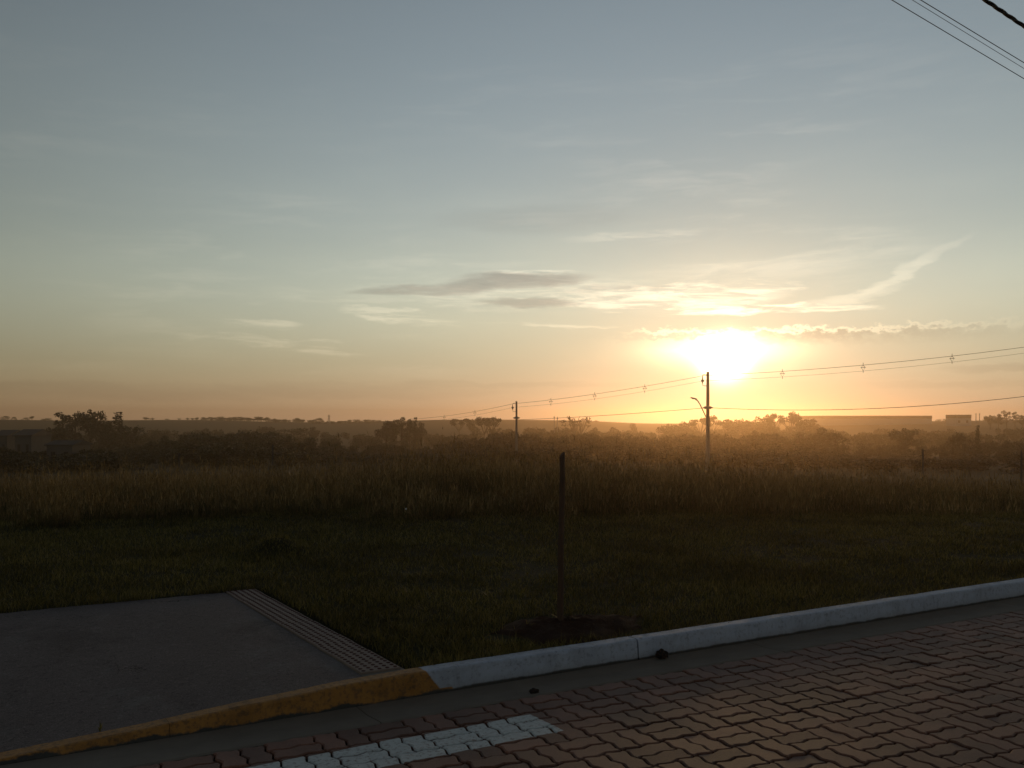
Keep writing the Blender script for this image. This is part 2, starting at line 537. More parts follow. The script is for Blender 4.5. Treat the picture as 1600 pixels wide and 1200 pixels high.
def mat_sidewalk():
    m, N = mat_new('sidewalk_concrete')
    p = geo_pos(N)
    a = N.noise(p, 1.1, 6, 0.6)
    b = N.noise(p, 120, 4, 0.7)
    c = N.mix(a, (0.100, 0.080, 0.080), (0.180, 0.146, 0.146))
    c = N.mix(N.smooth(b, 0.35, 0.7, 0.0, 0.6), N.mix(1.0, c, (0.7, 0.7, 0.7), 'MULTIPLY'), N.mix(1.0, c, (1.3, 1.3, 1.3), 'MULTIPLY'))
    c = N.mix(N.smooth(N.noise(p, 2.6, 7, 0.7), 0.52, 0.68, 0.0, 0.6), c, (0.15, 0.135, 0.135))
    c = N.mix(N.smooth(N.noise(p, 0.8, 6, 0.7, 0.8), 0.50, 0.66, 0.0, 0.6), c, N.mix(1.0, c, (0.5, 0.48, 0.48), 'MULTIPLY'))
    vo = N.n('ShaderNodeTexVoronoi', feature='DISTANCE_TO_EDGE')
    N.link(N.vm('ADD', p, N.noise(p, 2.2, 5, 0.6, out='Color')), vo.inputs['Vector'])
    vo.inputs['Scale'].default_value = 0.55
    crack = N.m('MULTIPLY', N.smooth(vo.outputs['Distance'], 0.006, 0.0015), N.smooth(N.noise(p, 0.7, 2), 0.45, 0.6))
    c = N.mix(N.m('MULTIPLY', crack, 0.8), c, (0.02, 0.018, 0.017))
    pit = N.noise(p, 240, 3, 0.75)
    c = N.mix(N.smooth(pit, 0.60, 0.72, 0.0, 0.6), c, (0.26, 0.22, 0.21))
    c = N.mix(N.smooth(pit, 0.40, 0.30, 0.0, 0.6), c, (0.03, 0.025, 0.025))
    for sc_, lo_, hi_ in ((75, 0.56, 0.66), (28, 0.58, 0.68)):
        gr = N.noise(p, sc_, 4, 0.7)
        c = N.mix(N.smooth(gr, lo_, hi_, 0.0, 0.5), c, N.mix(1.0, c, (1.9, 1.85, 1.9), 'MULTIPLY'))
        c = N.mix(N.smooth(gr, 0.44, 0.34, 0.0, 0.6), c, N.mix(1.0, c, (0.45, 0.44, 0.44), 'MULTIPLY'))
    hgt = N.m('ADD', N.m('ADD', b, N.noise(p, 30, 5, 0.6)), N.m('MULTIPLY', crack, -2.0))
    return finish(m, N, c, 0.85, 0.2, hgt, 0.7, 0.008)


def mat_tactile(c1, c2, name):
    return simple(name, c1, c2, 26, 0.8, 0.25, 150, 0.003)


def mat_terrain():
    m, N = mat_new('terrain')
    p = geo_pos(N)
    s = N.sep(p)
    r = N.vm('LENGTH', N.xyz(s[0], s[1], 0.0))
    near = N.mix(N.noise(p, 0.9, 7, 0.65), (0.014, 0.015, 0.006), (0.038, 0.033, 0.014))
    near = N.mix(N.smooth(N.noise(p, 0.25, 5, 0.6), 0.5, 0.7, 0.0, 0.5), near, (0.05, 0.035, 0.018))
    vor = N.n('ShaderNodeTexVoronoi')
    N.link(N.xyz(N.m('MULTIPLY', s[0], 0.0058), N.m('MULTIPLY', s[1], 0.0036), 0.0), vor.inputs['Vector'])
    vor.inputs['Scale'].default_value = 1.0
    vc = N.sep(vor.outputs['Color'])
    field = N.mix(vc[0], (0.016, 0.017, 0.009), (0.070, 0.052, 0.028))
    field = N.mix(N.noise(p, 0.06, 6, 0.6), N.mix(1.0, field, (0.75, 0.75, 0.75), 'MULTIPLY'), N.mix(1.0, field, (1.2, 1.2, 1.2), 'MULTIPLY'))
    c = N.mix(N.smooth(r, 90.0, 200.0), near, field)
    return finish(m, N, c, 0.95, 0.1, N.noise(p, 6, 6, 0.7), 0.6, 0.06)


def mat_blade(name, c1, c2, c3, trans=0.35, spec=0.25, rough=0.5):
    m, N = mat_new(name)
    g = N.n('ShaderNodeNewGeometry')
    rnd = g.outputs['Random Per Island']
    c = N.mix(rnd, c1, c2)
    c = N.mix(N.smooth(N.m('FRACT', N.m('MULTIPLY', rnd, 9.7)), 0.75, 0.8), c, c3)
    c = N.mix(N.smooth(N.noise(g.outputs['Position'], 0.8, 4), 0.4, 0.65), c, N.mix(1.0, c, (0.6, 0.6, 0.6), 'MULTIPLY'))
    return finish(m, N, c, rough, spec, translucent=trans, tcol=c)


M['paver'] = mat_paver()
M['kerb'] = mat_kerb()
M['sidewalk'] = mat_sidewalk()
M['tile'] = mat_tactile((0.17, 0.125, 0.105), (0.27, 0.20, 0.17), 'tactile_tile')
M['dome'] = mat_tactile((0.040, 0.012, 0.012), (0.07, 0.022, 0.02), 'tactile_dome')
M['terrain'] = mat_terrain()
M['lawn'] = mat_blade('lawn_blades', (0.042, 0.040, 0.011), (0.170, 0.138, 0.036), (0.24, 0.19, 0.065), 0.42, 0.12)  # last colour: dry straw blades that also paint in the highlights
M['tall'] = mat_blade('dry_tall_grass', (0.060, 0.052, 0.018), (0.16, 0.115, 0.045), (0.050, 0.055, 0.016), 0.50)
M['plume'] = mat_blade('sunlit_straw_plumes', (0.105, 0.070, 0.028), (0.22, 0.15, 0.06), (0.28, 0.20, 0.09), 0.55)  # straw heads, with the sunlit warmth of the tips put into the colour
M['leaf'] = mat_blade('dark_foliage', (0.018, 0.024, 0.009), (0.040, 0.042, 0.016), (0.05, 0.045, 0.02), 0.22)
M['leaf2'] = mat_blade('brown_green_foliage', (0.030, 0.026, 0.012), (0.055, 0.045, 0.02), (0.06, 0.04, 0.02), 0.22)


# ------------------------------------------------------------------ terrain
H_R = [0, 15, 20, 26, 34, 55, 83, 115, 170, 280, 430, 560, 700, 850, 1050, 1800]
H_Z = [0.125, 0.125, -0.12, -0.48, -0.92, -1.9, -2.85, -4.0, -5.6, -7.3, -8.0, -4.2, 0, 0.6, -4, -12]
# skyline of the far ridge by compass direction (pixel column -> pixel row)
RX = [-900, 0, 120, 230, 330, 430, 520, 580, 690, 800, 900, 1000, 1050, 1150, 1280, 1460, 1600, 2600]
RY = [658, 656.5, 658.5, 657.5, 657.5, 660, 662, 660, 657, 657.3, 658.5, 663.5, 664, 661, 659.5, 659, 657.5, 658]


def vnoise(x, y, seed=0):
    """cheap smooth value noise, numpy"""
    def h(i, j):
        q = np.sin(i * 127.1 + j * 311.7 + seed * 74.7) * 43758.5453
        return q - np.floor(q)
    i, j = np.floor(x), np.floor(y)
    fx, fy = x - i, y - j
    fx, fy = fx * fx * (3 - 2 * fx), fy * fy * (3 - 2 * fy)
    return (h(i, j) * (1 - fx) + h(i + 1, j) * fx) * (1 - fy) + (h(i, j + 1) * (1 - fx) + h(i + 1, j + 1) * fx) * fy - 0.5


def height(x, y):
    x, y = np.asarray(x, float), np.asarray(y, float)
    r = np.hypot(x, y)
    X = x * R2.x + y * R2.y
    Z = x * F2.x + y * F2.y
    a = np.clip(np.arctan2(X, Z), -1.0, 1.0)
    px = 800 + FOC * np.tan(a)
    z = np.interp(r, H_R, H_Z)
    ridge = EYE + (HORIZON - np.interp(px, RX, RY)) / FOC * 735
    z = z + ridge * np.interp(r, [430, 700, 850, 1200], [0, 1, 1, 0])
    # a low rise in front of the middle of the view, and the lot edge on the right
    z = z + 0.16 * np.exp(-((px - 760) / 190) ** 2) * np.interp(r, [13, 17, 28, 45], [0, 1, 1, 0])
    mx, my = at(432, 10.6)
    z = z + 0.17 * np.exp(-(((x - mx) ** 2 + (y - my) ** 2) / 0.075))
    z = z + 0.10 * vnoise(x / 2.3, y / 2.3, 1) * np.interp(r, [7, 16], [0.25, 1])
    z = z + 0.9 * vnoise(x / 60, y / 60, 2) * np.interp(r, [60, 200, 700], [0, 1, 0.5])
    z = z + 3.0 * vnoise(x / 260, y / 260, 3) * np.interp(r, [200, 330, 560, 660], [0, 1, 0.6, 0])
    return z


def hz(x, y):
    return float(height(x, y))


LOT_Y = 5.155


def build_terrain():
    nu, nv = 420, 330
    t = np.linspace(-1, 1, nu)
    us = np.sinh(t * 7.2) / math.sinh(7.2) * 1180 + 3.0
    tv = np.linspace(0, 1, nv)
    vs = LOT_Y + np.sinh(tv * 6.6) / math.sinh(6.6) * 1180
    U, V = np.meshgrid(us, vs)
    Zz = height(U, V)
    # level with the kerb along the street, and tucked under the sidewalk slab
    k = np.clip((V - LOT_Y) / 0.5, 0, 1)
    Zz = Zz * k + 0.100 * (1 - k)
    dropz = np.where((U < 2.45) & (V < 8.15), -0.25, 0.0)
    Zz = Zz + dropz
    P = np.stack([U, V, Zz], -1).reshape(-1, 3)
    i = np.arange(nu * nv).reshape(nv, nu)
    q = np.stack([i[:-1, :-1], i[:-1, 1:], i[1:, 1:], i[1:, :-1]], -1).reshape(-1, 4)
    o = link_mesh('terrain', mesh_np('terrain', P, [q], True), M['terrain'])
    tag(o, 'grassy lot falling away to a wide valley and far hills', 'terrain', kind='structure')
    # ground on the near side of the street
    b = MB().box(-1175, -1180, -0.4, 1180, -3.0, -0.02)
    o = b.build('verge', M['terrain'])
    tag(o, 'ground on the near side of the street', 'ground', kind='structure')


build_terrain()

# ------------------------------------------------------------------ street: bedding, pavers, gutter, kerb, sidewalk
A_ = 0.1225            # half module of the zigzag pavers
ROAD_Y = 4.68
U0 = 2.127


def build_road():
    b = MB().box(-60, -3.0, -0.30, 90, ROAD_Y, -0.020)
    road = b.build('road', M['bedding'])
    tag(road, 'street paved with brown zigzag concrete blocks', 'road', kind='structure')
    dw = 0.0098

    def outline(horizontal):
        L, D = (2, 1) if horizontal else (1, 2)
        pts = []
        w = lambda t: dw * (-1 if (t % 1) < 0.5 else 1)
        corners = [(0, 0), (L, 0), (L, D), (0, D)]
        pts.append((0, 0))
        for k in range(L):
            for t in (0.25, 0.75):
                pts.append(((k + t) * A_, -w(t)))
        pts.append((L * A_, 0))
        for k in range(D):
            for t in (0.25, 0.75):
                pts.append((L * A_ + w(t), (k + t) * A_))
        pts.append((L * A_, D * A_))
        for k in reversed(range(L)):
            for t in (0.75, 0.25):
                pts.append(((k + t) * A_, D * A_ - w(t)))
        pts.append((0, D * A_))
        for k in reversed(range(D)):
            for t in (0.75, 0.25):
                pts.append((w(t), (k + t) * A_))
        return [Vector(q) for q in pts], Vector((L * A_ / 2, D * A_ / 2))

    def inset(pts, d):
        n = len(pts)
        out = []
        for i in range(n):
            a, b_, c = pts[i - 1], pts[i], pts[(i + 1) % n]
            e1, e2 = (b_ - a).normalized(), (c - b_).normalized()
            n1, n2 = Vector((-e1.y, e1.x)), Vector((-e2.y, e2.x))
            mm = (n1 + n2).normalized()
            out.append(b_ + mm * (d / max(0.5, mm.dot(n1))))
        return out

    def paver_geo(horizontal):
        o, c = outline(horizontal)
        lo = inset(o, 0.0052)
        hi = inset(o, 0.0052 + 0.0062)
        n = len(o)
        vs = [(q.x - c.x, q.y - c.y, -0.026) for q in lo] + [(q.x - c.x, q.y - c.y, -0.0055) for q in lo] + [(q.x - c.x, q.y - c.y, 0.0) for q in hi]
        fs = []
        for ring in (0, 1):
            for i in range(n):
                j = (i + 1) % n
                fs.append((ring * n + i, ring * n + j, (ring + 1) * n + j, (ring + 1) * n + i))
        fs.append(tuple(range(2 * n, 3 * n)))
        return vs, fs, c

    geos = {h: paver_geo(h) for h in (True, False)}
    meshes = {}
    for h in (True, False):
        me = bpy.data.meshes.new('paver')
        me.from_pydata(geos[h][0], [], geos[h][1])
        me.update()
        me.materials.append(M['paver'])
        meshes[h] = me
    cells = []
    mod = 2 * A_
    for i in range(-60, 110):
        for j in range(0, 31):
            x0 = U0 + i * mod
            y1 = ROAD_Y - j * mod
            y0 = y1 - mod
            horiz = (i + j) % 2 == 1          # cell just left of U0 in the row by the gutter lies along the street
            for k in (0, 1):
                if horiz:
                    cx, cy = x0 + mod / 2, y0 + (k + 0.5) * A_
                else:
                    cx, cy = x0 + (k + 0.5) * A_, y0 + mod / 2
                X = cx * R2.x + cy * R2.y
                Z = cx * F2.x + cy * F2.y
                score = 1e9
                if Z > 1.0:
                    px = 800 + FOC * X / Z
                    py = HORIZON + FOC * EYE / Z
                    out = max(0, -px - 40, px - 1640, py - 1230)
                    score = out * 10 + Z
                cells.append((score, horiz, cx, cy))
    cells.sort(key=lambda q: q[0])
    rs = random.Random(3)
    V, Fs = [], []

    def jit():
        return rs.gauss(0, 0.0017), rs.gauss(0, 0.013), rs.gauss(0, 0.013), rs.gauss(0, 0.010)
    for n, (sc, h, cx, cy) in enumerate(cells):
        dz, tx, ty, rz = jit()
        if n < 300:
            o = bpy.data.objects.new('paver', meshes[h])
            C.objects.link(o)
            o.parent = road
            o.location = (cx, cy, dz)
            o.rotation_euler = (tx, ty, rz)
        else:
            b0 = len(V)
            for q in geos[h][0]:
                V.append((q[0] + cx, q[1] + cy, q[2] + dz + tx * q[1] - ty * q[0]))
            for f in geos[h][1]:
                Fs.append(tuple(i + b0 for i in f))
    me = bpy.data.meshes.new('outer_pavers')
    me.from_pydata(V, [], Fs)
    me.update()
    o = link_mesh('outer_pavers', me, M['paver'], road)
    tag(o, kind='stuff')

    # concrete gutter strip, slightly dished
    prof = [(ROAD_Y + 0.004, -0.2), (ROAD_Y + 0.004, -0.006), (ROAD_Y + 0.02, 0.0), (ROAD_Y + 0.2, -0.010), (ROAD_Y + 0.33, -0.004), (ROAD_Y + 0.37, -0.004), (ROAD_Y + 0.37, -0.2)]
    gut = empty('gutter')
    tag(gut, 'narrow concrete gutter strip between kerb and paved street', 'gutter', kind='structure')
    x = -56.0 + 1.03
    while x < 88:
        x1 = x + 3.0
        vs = [(q, a, b2) for q in (x + 0.003, x1 - 0.003) for a, b2 in prof]
        n = len(prof)
        fs = [(i, i + n, i + n + 1, i + 1) for i in range(n - 1)] + [tuple(range(n)), tuple(range(2 * n - 1, n - 1, -1))]
        MB().add(vs, fs).build('gutter_slab', M['gutter'], gut)
        x = x1


build_road()

KERB_F = 5.036
KERB_B = 5.150
KU = [-60, -1.2, 0.28, 0.84, 1.47, 1.95, 2.35, 90]
KZ = [0.020, 0.018, 0.022, 0.050, 0.094, 0.120, 0.133, 0.133]


def kerb_top(u):
    return float(np.interp(u, KU, KZ))


def build_kerb():
    k = empty('kerb')
    tag(k, 'painted kerb, yellow where it dips at the ramp, white beyond', 'kerb', kind='structure')
    rs = np.random.default_rng(5)
    joint = 4.03
    edges = [joint + 3.0 * i for i in range(-20, 29)]
    for a, b in zip(edges[:-1], edges[1:]):
        ga = 0.006 if abs(a - joint) < 0.01 else 0.0012
        gb = 0.006 if abs(b - joint) < 0.01 else 0.0012
        near = -3 < a < 14
        n = 150 if near else 6
        xs = np.linspace(a + ga, b - gb, n + 1)
        V = []
        for x in xs:
            h = kerb_top(x)
            w1 = 0.0016 * math.sin(x * 7.1) + 0.0012 * math.sin(x * 17.7 + 1) + rs.normal() * 0.0006
            w2 = 0.0014 * math.sin(x * 9.3 + 2) + rs.normal() * 0.0006
            chip = max(0.0, float(vnoise(np.array(x * 9.0), np.array(3.0), 41)) - 0.22) * 0.05 + max(0.0, float(vnoise(np.array(x * 31.0), np.array(7.0), 42)) - 0.30) * 0.035
            c = min(0.014 + chip, h * 0.4)
            V += [(x, KERB_F - 0.004, -0.15), (x, KERB_F - 0.004, 0.0), (x, KERB_F + 0.008 + w1, max(0.004, h - c) + w2),
                  (x, KERB_F + 0.008 + c * 0.30, h - c * 0.28 + w2), (x, KERB_F + 0.010 + c, h + w2), (x, KERB_B - 0.004, h + w2 * 0.5), (x, KERB_B, h - 0.006), (x, KERB_B, -0.15)]
        m = 8
        Fs = []
        for i in range(n):
            for j in range(m - 1):
                Fs.append((i * m + j, (i + 1) * m + j, (i + 1) * m + j + 1, i * m + j + 1))
        Fs.append(tuple(range(m)))
        Fs.append(tuple(n * m + j for j in reversed(range(m))))
        MB().add(V, Fs).build('kerb_stone', M['kerb'], k)


build_kerb()

SW_B = 8.20           # far edge of the sidewalk slab
SW_R = 2.395


def sw_z(x, y):
    t = (y - KERB_B) / (SW_B - KERB_B)
    t = min(1, max(0, t))
    return kerb_top(x) * (1 - t) + 0.140 * t


def build_sidewalk():
    xs = list(np.linspace(-14, -1.5, 14)) + list(np.linspace(-1.2, 2.12, 36))
    ys = list(np.linspace(KERB_B + 0.004, SW_B, 22))
    nx, ny = len(xs), len(ys)
    rs = np.random.default_rng(9)
    V = [(x, y + (0.03 * rs.normal() * 0.4 if j == ny - 1 else 0), sw_z(x, y) - 0.003 + 0.002 * float(vnoise(np.array(x * 1.7), np.array(y * 1.7), 4))) for j, y in enumerate(ys) for x in xs]
    Fs = [(j * nx + i, j * nx + i + 1, (j + 1) * nx + i + 1, (j + 1) * nx + i) for j in range(ny - 1) for i in range(nx - 1)]
    b0 = len(V)
    # skirts
    back = [(ny - 1) * nx + i for i in range(nx)]
    right = [j * nx + nx - 1 for j in range(ny)]
    for chain in (back, right):
        base = len(V)
        for i in chain:
            q = V[i]
            V.append((q[0], q[1], q[2] - 0.2))
        for i in range(len(chain) - 1):
            Fs.append((chain[i], chain[i + 1], base + i + 1, base + i))
    sw = MB().add(V, Fs).build('sidewalk', M['sidewalk'], smooth=False)
    tag(sw, 'dark concrete sidewalk sloping to the dropped yellow kerb', 'sidewalk', kind='structure')
    # tactile warning tiles along its right-hand edge
    tl = 0.25
    b = MB()
    V = [(-.125, -.125, 0), (.125, -.125, 0), (.125, .125, 0), (-.125, .125, 0)]
    e, c = 0.1235, 0.1205
    vs = [(sx * q, sy * q, z) for q, z in ((e, -0.04), (e, -0.003), (c, 0.0)) for sx, sy in ((-1, -1), (1, -1), (1, 1), (-1, 1))]
    fs = [(r * 4 + i, r * 4 + (i + 1) % 4, (r + 1) * 4 + (i + 1) % 4, (r + 1) * 4 + i) for r in (0, 1) for i in range(4)] + [(8, 9, 10, 11)]
    tile_me = MB().add(vs, fs).mesh('tactile_tile')
    tile_me.materials.append(M['tile'])
    db = MB()
    for i in range(5):
        for j in range(5):
            x, y = (i - 2) * 0.05, (j - 2) * 0.05
            ring = []
            for rr, z in ((0.0135, -0.001), (0.0120, 0.0030), (0.0080, 0.0046)):
                ring += [(x + rr * math.cos(k * math.pi / 4), y + rr * math.sin(k * math.pi / 4), z) for k in range(8)]
            ff = [(r * 8 + k, r * 8 + (k + 1) % 8, (r + 1) * 8 + (k + 1) % 8, (r + 1) * 8 + k) for r in (0, 1) for k in range(8)] + [tuple(range(16, 24))]
            db.add(ring, ff)
    dome_me = db.mesh('tile_domes')
    dome_me.materials.append(M['dome'])
    rs = random.Random(4)
    y = KERB_B + 0.055 + 0.125
    k = 0
    while y < SW_B:
        x = 2.255 + 0.008 * (k % 2) * 0.3
        z0, z1 = sw_z(x, y - .125), sw_z(x, y + .125)
        t = link_mesh('tactile_tile', tile_me, None, sw)
        t.location = (x + rs.uniform(-.002, .002), y, (z0 + z1) / 2 + 0.004)
        t.rotation_euler = (math.atan2(z1 - z0, 0.25), 0, rs.uniform(-.008, .008))
        dd = link_mesh('tile_domes', dome_me, None, t)
        tag(dd, kind='stuff')
        y += tl
        k += 1
    # mortar bed under the tiles
    bed = MB().box(2.122, KERB_B + 0.004, -0.1, SW_R, SW_B, 0.122)
    bed.build('mortar_bed', M['gutter'], sw)


build_sidewalk()


# ------------------------------------------------------------------ bare soil around the stake, stake, clods
def build_soil():
    cx, cy = 3.86, 5.60
    V, Fs = [(cx, cy, 0.12)], []
    rings, k = 12, 40
    rs = np.random.default_rng(2)
    for r in range(1, rings + 1):
        for j in range(k):
            g = 2 * math.pi * j / k
            q = r / rings
            wob = 1 + 0.12 * math.sin(3 * g + 1) + 0.07 * math.sin(7 * g)
            x = cx + 0.62 * q * wob * math.cos(g)
            y = cy + 0.40 * q * wob * math.sin(g)
            z = 0.148 + 0.03 * (1 - q) - 0.05 * q ** 4 + rs.normal() * 0.010
            V.append((x, max(y, KERB_B + 0.006), z if y > KERB_B + 0.03 else min(z, 0.125)))
    for j in range(k):
        Fs.append((0, 1 + j, 1 + (j + 1) % k))
    for r in range(rings - 1):
        for j in range(k):
            a, b = 1 + r * k + j, 1 + r * k + (j + 1) % k
            Fs.append((a, a + k, b + k, b))
    o = MB().add(V, Fs).build('soil_bed', M['soil'], smooth=True)
    tag(o, 'patch of dark bare soil dug around the wooden stake by the kerb', 'soil', kind='structure')
    # stake: rough squared timber, leaning a little, cut at an angle on top
    n = 14
    vs, fs = [], []
    bx, by = 3.80, 5.63
    for i in range(n + 1):
        t = i / n
        z = 0.02 + t * 1.33
        w = 0.022 - 0.005 * t
        ox = 0.022 * t + 0.004 * math.sin(t * 9)
        oy = 0.004 * math.sin(t * 7 + 1)
        for j in range(8):
            g = 2 * math.pi * j / 8 + 0.4
            rr = w * (1 + 0.12 * (1 if j % 2 else -1)) * (1 + 0.05 * math.sin(t * 23 + j))
            vs.append((bx + ox + rr * math.cos(g), by + oy + rr * math.sin(g), z + (0.02 * math.cos(g) if i == n else 0)))
    for i in range(n):
        for j in range(8):
            fs.append((i * 8 + j, i * 8 + (j + 1) % 8, (i + 1) * 8 + (j + 1) % 8, (i + 1) * 8 + j))
    fs.append(tuple(n * 8 + j for j in range(8)))
    o = MB().add(vs, fs).build('wooden_stake', M['wood'], smooth=True)
    tag(o, 'tall dark wooden stake standing in bare soil behind the white kerb', 'stake')

    def clod(name, x, y, z, sx, sy, sz, label, cat, mat, seed):
        bm = bmesh.new()
        bmesh.ops.create_icosphere(bm, subdivisions=3, radius=1)
        r = random.Random(seed)
        for v in bm.verts:
            q = 1 + 0.16 * math.sin(v.co.x * 4 + seed) * math.sin(v.co.y * 5 + 1) + 0.10 * math.sin(v.co.z * 9 + v.co.x * 7) + r.uniform(-.05, .05)
            v.co *= q
            if v.co.z < -0.55:
                v.co.z = -0.55
            v.co = Vector((v.co.x * sx, v.co.y * sy, v.co.z * sz))
        me = bpy.data.meshes.new(name)
        bm.to_mesh(me)
        bm.free()
        o = link_mesh(name, me, mat)
        o.location = (x, y, z)
        tag(o, label, cat)
        return o
    clod('dirt_clod', 4.19, 4.985, 0.022, 0.042, 0.032, 0.036, 'fist-sized dark dirt clod in the gutter against the white kerb, right of its joint', 'clod', M['rock'], 1)
    clod('dirt_clod', 3.02, 4.745, 0.008, 0.030, 0.020, 0.016, 'small flat dark clod at the outer edge of the gutter near the white painted line', 'clod', M['rock'], 2)
    # scrap of litter
    x, y = at(635, 14.3)
    b = MB().add([(-.03, -.02, 0), (.03, -.025, .01), (.035, .02, .0), (-.025, .025, .02), (0, 0, .03)], [(0, 1, 4), (1, 2, 4), (2, 3, 4), (3, 0, 4)])
    o = b.build('litter_scrap', M['paper'])
    o.location = (x, y, hz(x, y) + 0.08)
    tag(o, 'tiny white scrap of litter lying at the foot of the tall grass', 'litter')
    # sprout between kerb and sidewalk
    b = MB()
    rs = random.Random(8)
    for i in range(7):
        g = rs.uniform(0, 6.28)
        l = rs.uniform(0.02, 0.05)
        dx, dy = math.cos(g), math.sin(g)
        w = 0.0022
        b.add([(-dy * w, dx * w, 0), (dy * w, -dx * w, 0), (dx * l * .3 + dy * w, dy * l * .3 - dx * w, l * .7), (dx * l * .3 - dy * w, dy * l * .3 + dx * w, l * .7), (dx * l * .7, dy * l * .7, l)], [(0, 1, 2, 3), (3, 2, 4)])
    o = b.build('grass_sprout', M['lawn'])
    o.location = (0.72, KERB_B + 0.012, kerb_top(0.72) - 0.004)
    tag(o, 'tiny grass sprout in the crack behind the yellow kerb', 'weed')


build_soil()


# ------------------------------------------------------------------ grass
def blades(P, L, width, lean, segs=2, seed=0, curl=0.5):
    """P (n,3) roots, L lengths -> bent tapering blades as one mesh"""
    g = np.random.default_rng(seed)
    n = len(P)
    th = g.uniform(0, 2 * np.pi, n)
    ph = th + g.normal(0, 0.9, n)
    wdir = np.stack([np.cos(th), np.sin(th), np.zeros(n)], -1)
    ldir = np.stack([-np.sin(ph), np.cos(ph), np.zeros(n)], -1)
    ln = np.abs(g.normal(lean, lean * 0.6, n))[:, None]
    V = []
    ts = np.linspace(0, 1, segs + 1)
    for t in ts[:-1]:
        c = P + ldir * (ln * L[:, None] * (t ** (1 + curl)))
        c = c + np.array([0, 0, 1.0]) * (L[:, None] * (t - 0.25 * ln * t * t))
        w = (width * (1 - 0.75 * t))[:, None] * 0.5
        V += [c - wdir * w, c + wdir * w]
    tip = P + ldir * (ln * L[:, None]) + np.array([0, 0, 1.0]) * (L[:, None] * (1 - 0.25 * ln))
    V.append(tip)
    k = len(V)
    A = np.stack(V, 1).reshape(-1, 3)
    base = (np.arange(n) * k)[:, None]
    quads = [base + np.array([[2 * i, 2 * i + 1, 2 * i + 3, 2 * i + 2]]) for i in range(segs - 1)]
    tris = base + np.array([[2 * (segs - 1), 2 * (segs - 1) + 1, 2 * segs]])
    return A, np.concatenate(quads) if quads else np.zeros((0, 4), int), tris


def build_lawn():
    g = np.random.default_rng(21)

    def sample(n, z0, z1, power):
        Z = z0 + (z1 - z0) * g.uniform(0, 1, n) ** power
        X = g.uniform(-1, 1, n) * (0.60 * Z + 2.2)
        x = Z * F2.x + X * R2.x
        y = Z * F2.y + X * R2.y
        return x, y, Z
    x, y, Z = sample(500000, 5.0, 17.5, 1.35)
    clump = vnoise(x / 0.35, y / 0.35, 5) + 0.6 * vnoise(x / 0.11, y / 0.11, 6) + 0.7 * vnoise(x / 1.6, y / 1.6, 8)
    keep = (y > KERB_B + 0.01) & ~((x < SW_R + 0.02) & (y < SW_B + 0.03))
    soil = ((x - 3.86) / (0.60 + 0.25 * vnoise(x / 0.2, y / 0.2, 33))) ** 2 + ((y - 5.60) / (0.40 + 0.2 * vnoise(x / 0.17, y / 0.17, 34))) ** 2
    keep &= (soil > 1.0) | (g.uniform(0, 1, len(x)) < 0.02)
    keep &= clump + g.normal(0, 0.25, len(x)) > -0.62
    x, y, Z, clump = x[keep], y[keep], Z[keep], clump[keep]
    z = height(x, y)
    k = np.clip((y - LOT_Y) / 0.5, 0, 1)
    z = z * k + 0.10 * (1 - k)
    L = np.clip(g.normal(0.046, 0.015, len(x)) * (1 + 0.6 * clump), 0.012, 0.11)
    L *= np.where((y < KERB_B + 0.10) | ((x < SW_R + 0.15) & (y < SW_B + 0.1)), 1.35, 1.0)
    P = np.stack([x, y, z - 0.004], -1)
    wd = g.uniform(0.0035, 0.0065, len(x)) * np.interp(Z, [5, 17], [0.9, 2.0])
    A, q, t = blades(P, L, wd, 0.55, 2, 22)
    # ragged fringe leaning over the kerb and the slab edge
    n2 = 5200
    fx = np.concatenate([g.uniform(2.42, 12.0, n2), g.uniform(-7.0, 2.4, n2)])
    fy = np.concatenate([KERB_B + np.abs(g.normal(0.012, 0.02, n2)), SW_B + np.abs(g.normal(0.012, 0.03, n2))])
    keep = vnoise(fx / 0.28, fy / 0.28, 51) + g.normal(0, 0.18, 2 * n2) > 0.02
    fx, fy = fx[keep], fy[keep]
    fz = np.where(fy > SW_B - 0.01, height(fx, fy), 0.10)
    A2, q2, t2 = blades(np.stack([fx, fy, fz], -1), g.uniform(0.04, 0.10, len(fx)), g.uniform(0.004, 0.007, len(fx)), 0.75, 2, 53)
    # rosettes of broad weeds
    n3 = 420
    Zr = 5.8 + 10 * g.uniform(0, 1, n3)
    Xr = g.uniform(-1, 1, n3) * (0.55 * Zr + 0.8)
    rx, ry = Zr * F2.x + Xr * R2.x, Zr * F2.y + Xr * R2.y
    ok = (ry > KERB_B + 0.08) & ~((rx < SW_R + 0.1) & (ry < SW_B + 0.1))
    rx, ry = np.repeat(rx[ok], 9), np.repeat(ry[ok], 9)
    A3, q3, t3 = blades(np.stack([rx, ry, height(rx, ry) + 0.01], -1), g.uniform(0.04, 0.10, len(rx)), g.uniform(0.007, 0.013, len(rx)), 0.6, 3, 57)
    b1, b2 = len(A), len(A) + len(A2)
    A = np.concatenate([A, A2, A3])
    q = np.concatenate([q, q2 + b1, q3 + b2])
    t = np.concatenate([t, t2 + b1, t3 + b2])
    o = link_mesh('lawn', mesh_np('lawn', A, [q, t]), M['lawn'])
    tag(o, 'short rough lawn between the kerb and the tall grass', 'grass', kind='stuff')


